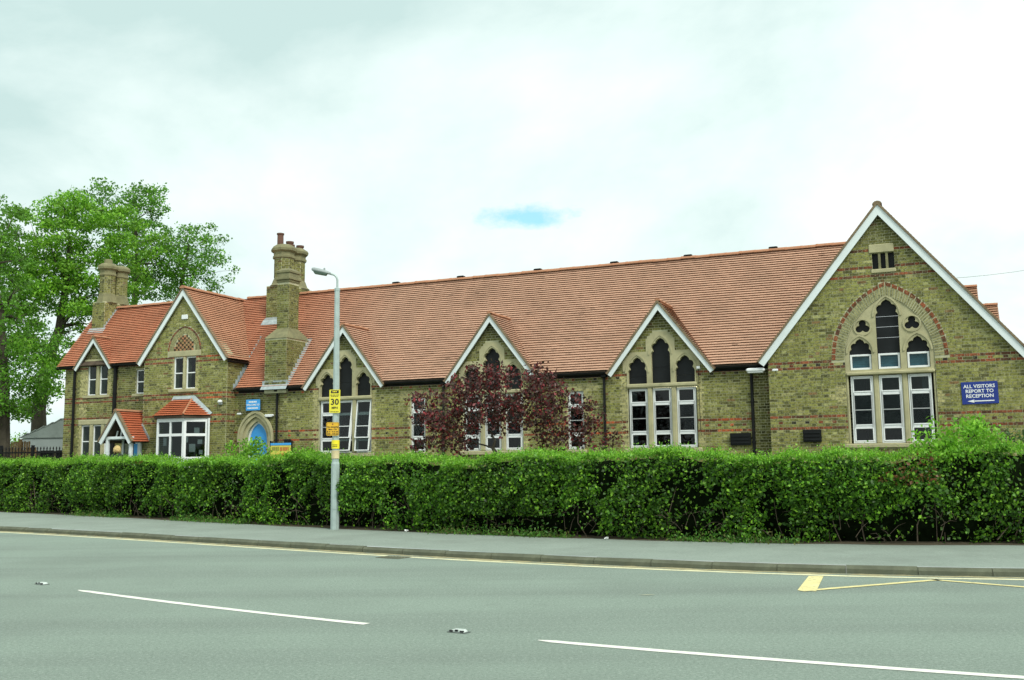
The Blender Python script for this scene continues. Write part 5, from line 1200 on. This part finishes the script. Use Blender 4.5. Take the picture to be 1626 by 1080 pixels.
ps = MB(LP); ps.lathe(LP.x-.30, LP.y, [(.022, LP.z+5.87), (.022, LP.z+5.91), (.012, LP.z+5.925)], 8); ps.build('photocell', M_LAMPGREY, lamp)

def plate(name, cx, cz, w, h, y, m, label, cat='sign', corner=.02, frame=None, group=None):
    base = (cx, y, cz-h/2); root = empty(name, base, label=label, cat=cat, group=group)
    pts = []
    for (sx, sz, a0) in ((1, 1, 0), (-1, 1, 90), (-1, -1, 180), (1, -1, 270)):
        for k in range(4): a = R(a0+k*30); pts.append((cx+sx*(w/2-corner)+corner*math.cos(a), cz+sz*(h/2-corner)+corner*math.sin(a)))
    b_ = MB(base); b_.slab(pts, [], y-.004, y); b_.build('plate', m, root); return root, base
# speed notice
sy = LP.y-.10; r30, bs = plate('speed_notice', LP.x-.012, 2.95, .245, .525, sy, mat('notice_yellow', (.74, .66, .05), .5, var=.08, scale=8), 'yellow speed notice reading 30 on the lamp post')
q = MB(bs); q.slab([(LP.x-.10, 3.13), (LP.x+.076, 3.13), (LP.x+.076, 3.195), (LP.x-.10, 3.195)], [], sy-.007, sy-.0041); q.build('header_panel', M_INK, r30)
text_mesh('30', .19, 'number', M_INK, r30, (LP.x-.012, sy-.007, 2.93), bs); text_mesh('MPH', .07, 'letters', M_INK, r30, (LP.x-.012, sy-.007, 2.80), bs)
def dashes(parent, bs, cx, z, w, h, y, m, n_, seed=1):
    """a line of print too small to read: little word blocks"""
    r_ = random.Random(seed); x = cx-w/2; q = MB(bs)
    while x < cx+w/2-.01:
        l = min(r_.uniform(.6, 1.6)*w/n_, cx+w/2-x); q.box(x, x+l*.8, y-.0025, y, z-h/2, z+h/2); x += l
    q.build('small_print', m, parent)
dashes(r30, bs, LP.x-.012, 3.165, .10, .022, sy-.0075, M_SIGNY, 3, 1); dashes(r30, bs, LP.x-.012, 3.09, .20, .016, sy-.0045, M_INK, 5, 2); dashes(r30, bs, LP.x-.012, 3.06, .17, .012, sy-.0045, M_INK, 4, 3); dashes(r30, bs, LP.x-.012, 2.715, .19, .012, sy-.0045, M_INK, 4, 4)
ro, bs = plate('waiting_plate', LP.x-.052, 2.33, .285, .30, sy-.004, M_SIGNO, 'amber no stopping plate below the speed notice on the lamp post', corner=.03)
for s_, z, sz in (('No stopping', 2.375, .052), ('Mon - Fri', 2.32, .05), ('8.15 - 9.15 am', 2.268, .043), ('3.00 - 4.00 pm', 2.22, .043)): text_mesh(s_, sz, 'letters', M_INK, ro, (LP.x-.052, sy-.010, z), bs)
q = MB(bs); q.lathe(LP.x-.052, 0, [(.014, 0), (.014, .003)], 10); 
q2 = MB(bs); q2.slab([(LP.x-.052+.016*math.cos(a), 2.435+.016*math.sin(a)) for a in np.linspace(0, 6.28, 12)[:-1]], [], sy-.011, sy-.0085); q2.build('symbol', mat('symbol_red', (.25, .05, .03), .6), ro)
bo = MB(bs)
o1 = [(LP.x-.052+sx*.13, 2.33+sz*.137) for sx, sz in ((-1, -1), (1, -1), (1, 1), (-1, 1))]; o2 = [(LP.x-.052+sx*.125, 2.33+sz*.132) for sx, sz in ((-1, -1), (1, -1), (1, 1), (-1, 1))]
bo.slab(o1, [o2], sy-.0105, sy-.0085); bo.build('border', M_INK, ro)
for z, h, m, lab in ((1.985, .19, M_SIGNY, 'faded yellow sticker wrapped on lamp post under the amber plate'), (1.76, .18, mat('sticker_cream', (.62, .52, .30), .6, var=.2, scale=9), 'peeling cream sticker on lamp post just above the hedge line')):
    bs = (LP.x, LP.y, z-h/2); q = MB(bs); n_ = 10; V_ = []; rad = .092
    for zz_ in (z-h/2, z+h/2): V_ += [(LP.x+rad*math.sin(a), LP.y-rad*math.cos(a), zz_) for a in np.linspace(-1.3, 1.3, n_)]
    V_ += [(LP.x+(rad-.003)*math.sin(a), LP.y-(rad-.003)*math.cos(a), zz_) for zz_ in (z-h/2, z+h/2) for a in np.linspace(-1.3, 1.3, n_)]
    q.add(V_, [(k, k+1, n_+k+1, n_+k) for k in range(n_-1)]+[(2*n_+k+1, 2*n_+k, 3*n_+k, 3*n_+k+1) for k in range(n_-1)]); o = q.build('post_sticker', m, None, label=lab, cat='sticker', group='stickers on the lamp post'); o.location = bs
    if m is M_SIGNY: dashes(o, bs, LP.x, z-.01, .12, .012, LP.y-rad-.002, M_INK, 4, 7); dashes(o, bs, LP.x, z-.045, .12, .012, LP.y-rad-.002, M_INK, 4, 8)

# ------------------------------------------------------------------ signs and fittings on the school walls (building frame)
def bplate(name, x0, x1, z0, z1, y, m, label, cat='sign', th=.02, tilt=0.0, group=None):
    base = ((x0+x1)/2, y, z0); root = bthing(name, base, label, cat, group=group)
    if tilt: root.rotation_euler[1] = tilt
    q = MB(base); q.bbox(x0, x1, y-th, y, z0, z1, .006); q.build('board', m, root); return root, base
vy = -.012
rv, bs = bplate('visitor_sign', 1.58, 2.40, 2.83, 3.38, vy, M_SIGNB, 'navy sign with white arrow reading all visitors report to reception', tilt=-.012)
for s_, z in (('ALL VISITORS', 3.265), ('REPORT TO', 3.145), ('RECEPTION', 3.025)): text_mesh(s_, .118, 'letters', M_LETTER, rv, (1.985, vy-.023, z), bs)
q = MB(bs); q.slab([(1.70, 2.905), (1.86, 2.865), (1.84, 2.892), (2.30, 2.892), (2.30, 2.918), (1.84, 2.918), (1.86, 2.945)], [], vy-.025, vy-.0205); q.build('arrow', M_LETTER, rv)
rv, bs = bplate('school_name_sign', -20.51, -19.93, 3.35, 3.72, HY-.10, M_SIGNC, 'sky blue sign with white lettering above the arched door')
text_mesh('WELCOME TO', .082, 'letters', M_LETTER, rv, (-20.22, HY-.123, 3.535), bs); dashes(rv, bs, -20.22, 3.64, .34, .05, HY-.121, M_LETTER, 6, 11); dashes(rv, bs, -20.22, 3.43, .44, .045, HY-.121, M_LETTER, 9, 12)
# yellow banner
rv, bs = bplate('banner', -18.98, -18.18, 1.55, 2.14, -.35, mat('banner_yellow', (.66, .60, .10), .6, var=.15, scale=6), 'yellow banner with coloured lettering behind the hedge near the blue door', 'banner')
q = MB(bs); q.bbox(-18.98, -18.18, -.375, -.345, 2.145, 2.22, .006); q.build('heading_strip', M_SIGNC, rv)
rc = mat('banner_red', (.55, .20, .05), .6); oc = mat('banner_olive', (.28, .28, .05), .6)
dashes(rv, bs, -18.77, 2.04, .28, .12, -.373, oc, 4, 21); dashes(rv, bs, -18.42, 2.03, .36, .12, -.373, rc, 5, 22); dashes(rv, bs, -18.5, 1.82, .42, .12, -.373, rc, 4, 23)
for x in (-19.0, -18.16):
    q = MB(bs); q.tube([(x, -.34, GZ), (x, -.34, 2.3)], .025, 8); q.build('banner_post', M_BLACK, rv)
# black vent boxes
def vent(x0, x1, z0, z1, y, label):
    rv, bs = bplate('wall_vent', x0, x1, z0, z1, y, M_BLACK, label, 'wall vent', .08, group='black vent boxes on the school wall')
    for i in range(3):
        z = z0+(z1-z0)*(i+.7)/3.6; q = MB(bs); q.box(x0+.03, x1-.03, y-.098, y-.081, z-.018, z+.018); q.build('louvre', M_PANEL, rv)
vent(-2.26, -1.80, 1.97, 2.29, -.011, 'black vent box left of the big arch window'); vent(1.64, 2.07, 2.03, 2.36, -.011, 'black vent box below the navy visitor sign'); vent(-4.23, -3.68, 1.92, 2.25, HY-.011, 'black vent box beside the corner downpipe'); vent(-18.95, -18.72, 1.95, 2.36, HY-.011, 'narrow black box between the blue door and first dormer')
# floodlight in the corner, cameras and lamps
def fitting(name, x, y, z, build, label, cat):
    base = (x, y, z); r_ = bthing(name, base, label, cat); build(base, r_); return r_
def flood(bs, r_):
    x, y, z = bs
    q = MB(bs); q.bbox(x-.25, x+.24, y-.30, y-.12, z-.05, z+.05, .03); q.build('housing', M_PVC, r_)
    q = MB(bs); q.bbox(x-.22, x+.20, y-.29, y-.14, z-.085, z-.051, .015); q.build('diffuser', mat('diffuser', (.55, .58, .56), .3), r_)
    q = MB(bs); q.tube([(x+.1, y-.12, z), (x+.1, y+.05, z)], .025, 8); q.build('arm', M_LAMPGREY, r_)
fitting('wall_light', -3.42, .0+.22, 3.92, flood, 'white strip floodlight under the eaves at the gable corner', 'wall light')
def cctv(bs, r_):
    x, y, z = bs
    q = MB(bs); q.tube([(x, y, z), (x, y-.09, z+.01), (x-.02, y-.14, z)], .012, 6); q.build('bracket', M_LAMPGREY, r_)
    q = MB(bs); q.bbox(x-.10, x+.05, y-.19, y-.12, z-.03, z+.03, .012); q.build('body', M_PVC, r_)
fitting('security_camera', -2.86, -.01, 3.88, cctv, 'small white camera on the gable just below its left eave', 'camera')
def bulb(bs, r_):
    x, y, z = bs
    q = MB(bs); q.bbox(x-.07, x+.07, y-.06, y, z-.10, z-.02, .01); q.build('housing', M_LAMPGREY, r_)
    q = MB(bs); q.lathe(x, y-.06, [(.02, z-.05), (.085, z-.02), (.085, z+.02), (.05, z+.06), (.01, z+.07)], 12); q.build('dome', M_PVC, r_, smooth=True)
fitting('wall_lamp', -21.28, -.06, 3.66, bulb, 'white dome lamp on the house wall right of the bay window', 'wall light')
def slim(bs, r_):
    x, y, z = bs
    q = MB(bs); q.bbox(x-.17, x+.17, y-.09, y, z-.035, z+.035, .015); q.build('housing', M_PVC, r_)
    q = MB(bs); q.bbox(x-.14, x+.14, y-.10, y-.01, z-.055, z-.036, .008); q.build('diffuser', M_PAPER, r_)
fitting('wall_lamp', -19.58, HY-.02, 3.17, slim, 'slim white lamp right of the blue arched door', 'wall light'); fitting('wall_lamp', -20.72, HY-.02, 3.25, cctv, 'tiny white sensor left above the blue arched door', 'sensor')
def box_s(bs, r_):
    x, y, z = bs
    q = MB(bs); q.bbox(x-.05, x+.05, y-.06, y, z-.05, z+.03, .012); q.build('housing', M_PVC, r_)
    q = MB(bs); q.tube([(x, y-.015, z-.05), (x-.01, y-.015, z-1.0), (x+.01, y-.015, z-1.9)], .009, 5); q.build('cable', M_BLACK, r_)
fitting('junction_box', -5.04, HY-.045, 4.10, box_s, 'small white box with black cable right of the third dormer window', 'box')
# strip lights glowing inside the hall
for x0, x1, lab in ((-6.95, -5.3, 'lit strip light seen through the top panes of the right dormer window'), (-16.6, -15.4, 'lit strip light seen through the top panes of the left dormer window')):
    base = ((x0+x1)/2, 2.0, 3.72); r_ = bthing('strip_light', base, lab, 'ceiling light', group='strip lights inside the hall')
    q = MB(base); q.bbox(x0, x1, 1.93, 2.07, 3.72, 3.78, .01); q.build('housing', M_PVC, r_); q = MB(base); q.tube([(x0+.03, 2.0, 3.69), (x1-.03, 2.0, 3.69)], .028, 8); q.build('tube', M_STRIP, r_)
    for x in (x0+.2, x1-.2):
        q = MB(base); q.tube([(x, 2.0, 3.78), (x, 2.0, 4.07)], .008, 5); q.build('hanger', M_BLACK, r_)

# ------------------------------------------------------------------ left background: shed, fence, railings, pole
sb = at(84, 700, 44); sbz = (sb.x-.3, 44.0, GZ)
shed = empty('outbuilding', sbz, -.1, label='low grey outbuilding with sheet roof beyond the fence', cat='shed')
q = MB(); q.slab([(-.9, 0), (3.2, 0), (3.2, 2.2), (-.9, 2.2)], [[(-.55, .3), (.05, .3), (.05, 1.5), (-.55, 1.5)]], 0, .2); q.box(-.9, -.7, .2, 4, 0, 2.2); q.box(3, 3.2, .2, 4, 0, 2.2); q.build('wall', mat('shed_brick', (.10, .085, .055), .9, var=.3, scale=3), shed)
q = MB(); q.box(-.56, .06, .1, .13, .28, 1.52); q.build('shed_door', M_BLACK, shed)
q = MB(); q.box(-1.05, 3.4, -.15, .0, 1.72, 2.28); q.build('fascia', M_SHEDW, shed)
q = MB(); q.slab([(-1.15, 2.30), (3.4, 2.30), (1.2, 3.25)], [], -.2, 4.2); shr = q.build('roof', M_SHED, shed)
for i in range(6):
    q = MB(); q.slab([(-1.18+i*.39, 2.30+i*.158), (-1.10+i*.39, 2.30+i*.158), (-.72+i*.39, 2.52+i*.158), (-.80+i*.39, 2.52+i*.158)], [], -.22, 4.22); q.build('sheet', M_SHED, shr)
f0, f1 = at(6, 718, 40), at(58, 718, 40); fe = empty('board_fence', (f0.x, 40, GZ), 0, label='brown vertical board fence beyond the left end of the hedge', cat='fence')
nb = 15; wbd = (f1.x-f0.x)/nb
q = MB(); q.box(-.12, wbd-.14, -.012, .012, 0, 2.05); proto = q.build('board', M_WOOD, fe)
for i in range(nb):
    o = proto if i == 0 else proto.copy()
    if i: col.objects.link(o)
    o.location = (i*wbd+.12, rnd(-.006, .006), rnd(-.02, .02)-(.25 if i > 11 else 0)); o.rotation_euler = (0, rnd(-.006, .006), 0)
for z in (.5, 1.6):
    q = MB(); q.box(0, nb*wbd, .015, .06, z, z+.09); q.build('rail', M_WOOD, fe)
q = MB(); q.bbox(nb*wbd*.47, nb*wbd*.47+.12, -.10, -.014, 0, 2.15, .01); q.build('post', M_WOOD, fe)
r0_, r1_ = at(2, 718, 37.5), at(102, 718, 37.5); ra = empty('iron_railing', (r0_.x, 37.5, GZ), 0, label='black iron railing between the hedge and the board fence', cat='railing')
L_ = r1_.x-r0_.x; nb = 20; q = MB(); q.tube([(0, 0, 0), (0, 0, 1.70)], .017, 6); q.lathe(0, 0, [(.017, 1.70), (.028, 1.73), (.004, 1.80)], 6); proto = q.build('bar', M_BLACK, ra)
for i in range(nb):
    o = proto if i == 0 else proto.copy()
    if i: col.objects.link(o)
    o.location = (L_*(i+.5)/nb, 0, 0)
for z in (.25, 1.55):
    q = MB(); q.box(0, L_, -.02, .02, z, z+.05); q.build('rail', M_BLACK, ra)
for x in (0, L_*.5, L_):
    q = MB(); q.bbox(x-.05, x+.05, -.05, .05, 0, 1.85, .01); q.build('post', M_BLACK, ra)
for x in (L_*.62, L_*.86):     # gate panel infill
    q = MB(); q.bbox(x, x+.5, .03, .05, .1, 1.65, .008); q.build('panel', M_BLACK, ra)
pb2 = at(2, 706, 40); pl = empty('flag_pole', (pb2.x, 38.5, GZ), 0, label='thin white pole at the far left edge of the view', cat='pole')
q = MB(); q.tube([(0, 0, 0), (0, 0, 3.2), (0, 0, 7.1)], [.07, .06, .045], 10); q.build('shaft', M_WHITE, pl); q = MB(); q.lathe(0, 0, [(.05, 7.1), (.07, 7.14), (.05, 7.2), (.01, 7.22)], 10); q.build('finial', M_WHITE, pl)
# overhead cables behind the gable
def cable(pts, r_, label):
    a, e = Vector(pts[0]), Vector(pts[1]); P_ = [a.lerp(e, t)+Vector((0, 0, -.6*4*t*(1-t))) for t in np.linspace(0, 1, 14)]; q = MB(tuple(a)); q.tube(P_, r_, 5); o = q.build('overhead_cable', M_LAMPGREY, None, label=label, cat='cable', group='overhead cables behind the gable'); o.location = a
cable([at(1300, 440, 40), at(1800, 392, 40)], .010, 'faint upper overhead cable crossing the sky behind the right gable'); cable([at(1480, 560, 40), at(1800, 478, 40)], .016, 'lower overhead cable at the right edge behind the gable roof')

# ------------------------------------------------------------------ person waiting by the porch
PP = bw((-24.50, -1.4, GZ)); ang = -YAW
person = empty('person', PP, ang+math.pi+.35, label='person with blond hair in a dark top standing by the porch, seen from behind', cat='person')
def skin(name, pts, edges, rad, m, parent, sub=2):
    me = bpy.data.meshes.new(name); me.from_pydata(pts, edges, []); o = bpy.data.objects.new(name, me); link(o, parent); me.materials.append(m)
    md = o.modifiers.new('skin', 'SKIN'); md.use_smooth_shade = True
    for i, v in enumerate(me.skin_vertices[0].data): v.radius = rad[i] if isinstance(rad[i], tuple) else (rad[i], rad[i]); v.use_root = (i == 0)
    s_ = o.modifiers.new('sub', 'SUBSURF'); s_.levels = sub; s_.render_levels = sub; return o
M_SKIN = mat('skin', (.52, .30, .22), .6); M_TOP = mat('dark_top', (.018, .02, .028), .85, var=.2); M_TROUSER = mat('trousers', (.03, .035, .06), .9); M_HAIR = mat('blond_hair', (.60, .45, .19), .6, var=.5, scale=18, bump=.8, bscale=90)
H_ = 1.68
bp = [(0, 0, .92), (0, .01, 1.08), (0, .02, 1.25), (0, .01, 1.38), (0, 0, 1.46), (0, -.01, 1.53),
      (.17, .01, 1.38), (.23, .02, 1.12), (.22, -.08, .88), (.215, -.11, .80), (-.17, .01, 1.38), (-.23, .02, 1.12), (-.22, -.08, .88), (-.215, -.11, .80),
      (.09, 0, .86), (.10, -.01, .48), (.10, .02, .09), (.10, -.13, .04), (-.09, 0, .86), (-.10, -.01, .48), (-.10, .02, .09), (-.10, -.13, .04), (0, -.01, 1.60)]
be = [(0, 1), (1, 2), (2, 3), (3, 4), (4, 5), (5, 22), (3, 6), (6, 7), (7, 8), (8, 9), (3, 10), (10, 11), (11, 12), (12, 13), (0, 14), (14, 15), (15, 16), (16, 17), (0, 18), (18, 19), (19, 20), (20, 21)]
br_ = [(.15, .11), (.135, .10), (.16, .11), (.15, .09), .06, .075, .065, .05, .038, .03, .065, .05, .038, .03, .09, .06, .04, .035, .09, .06, .04, .035, .095]
body = skin('body', bp, be, br_, M_TOP, person)
hd = MB(); 
def ellipsoid(b, c, r_, n_=14, m_=9, f=None):
    V_ = []; 
    for i in range(m_+1):
        t = math.pi*i/m_
        for k in range(n_):
            a = 2*math.pi*k/n_; p = [c[0]+r_[0]*math.sin(t)*math.cos(a), c[1]+r_[1]*math.sin(t)*math.sin(a), c[2]+r_[2]*math.cos(t)]; V_.append(f(p) if f else p)
    b.add(V_, [(i*n_+k, (i+1)*n_+k, (i+1)*n_+(k+1) % n_, i*n_+(k+1) % n_) for i in range(m_) for k in range(n_)])
ellipsoid(hd, (0, -.02, 1.60), (.078, .10, .115)); ellipsoid(hd, (0, -.122, 1.595), (.014, .022, .02), 8, 5)
for s_ in (-1, 1): ellipsoid(hd, (s_*.078, -.01, 1.595), (.012, .022, .03), 8, 5)
hdo = hd.build('head', M_SKIN, person, smooth=True)
for s_ in (-1, 1):
    q = MB(); ellipsoid(q, (s_*.03, -.108, 1.612), (.012, .008, .008), 8, 5); q.build('eye', M_INK, hdo, smooth=True)
q = MB(); ellipsoid(q, (0, -.113, 1.548), (.024, .006, .006), 8, 5); q.build('mouth', mat('lips', (.40, .14, .12), .6), hdo, smooth=True)
hr = MB(); r9 = random.Random(3)
for k in range(60):
    a = 2*math.pi*k/60
    if math.sin(a) < -.55: continue
    x, y = math.cos(a), math.sin(a); w = r9.uniform(.82, 1.08); pts = [(x*.02, y*.03-.015, 1.722), (x*.06*w, y*.08*w-.01, 1.69), (x*.092*w, y*.118*w-.01, 1.62), (x*.098*w, y*.122*w-.005, 1.54), (x*.085*w, y*.105*w, 1.47+r9.uniform(-.02, .03))]
    hr.tube(pts, [.012, .018, .02, .018, .006], 5)
hr.build('hair', M_HAIR, person, smooth=True)
for s_ in (-1, 1):
    hb = MB(); x0 = s_*.215
    hb.bbox(x0-.02, x0+.02, -.145, -.085, .70, .79, .012); ho = hb.build('hand', M_SKIN, person, smooth=True)
    for i, (dy, l) in enumerate(((-.138, .065), (-.122, .078), (-.106, .082), (-.092, .062))):
        f = MB(); f.tube([(x0, dy, .705), (x0-s_*.006, dy-.004, .705-l*.5), (x0-s_*.018, dy-.004, .705-l)], [.0095, .009, .007], 6); f.build('finger', M_SKIN, ho, smooth=True)
    f = MB(); f.tube([(x0, -.142, .765), (x0-s_*.012, -.168, .735), (x0-s_*.018, -.172, .70)], [.011, .010, .008], 6); f.build('thumb', M_SKIN, ho, smooth=True)
lg = skin('trousers', [(0, 0, .93), (.09, 0, .85), (.10, -.01, .48), (.10, .02, .12), (-.09, 0, .85), (-.10, -.01, .48), (-.10, .02, .12)], [(0, 1), (1, 2), (2, 3), (0, 4), (4, 5), (5, 6)], [(.155, .115), .10, .07, .06, .10, .07, .06], M_TROUSER, person)
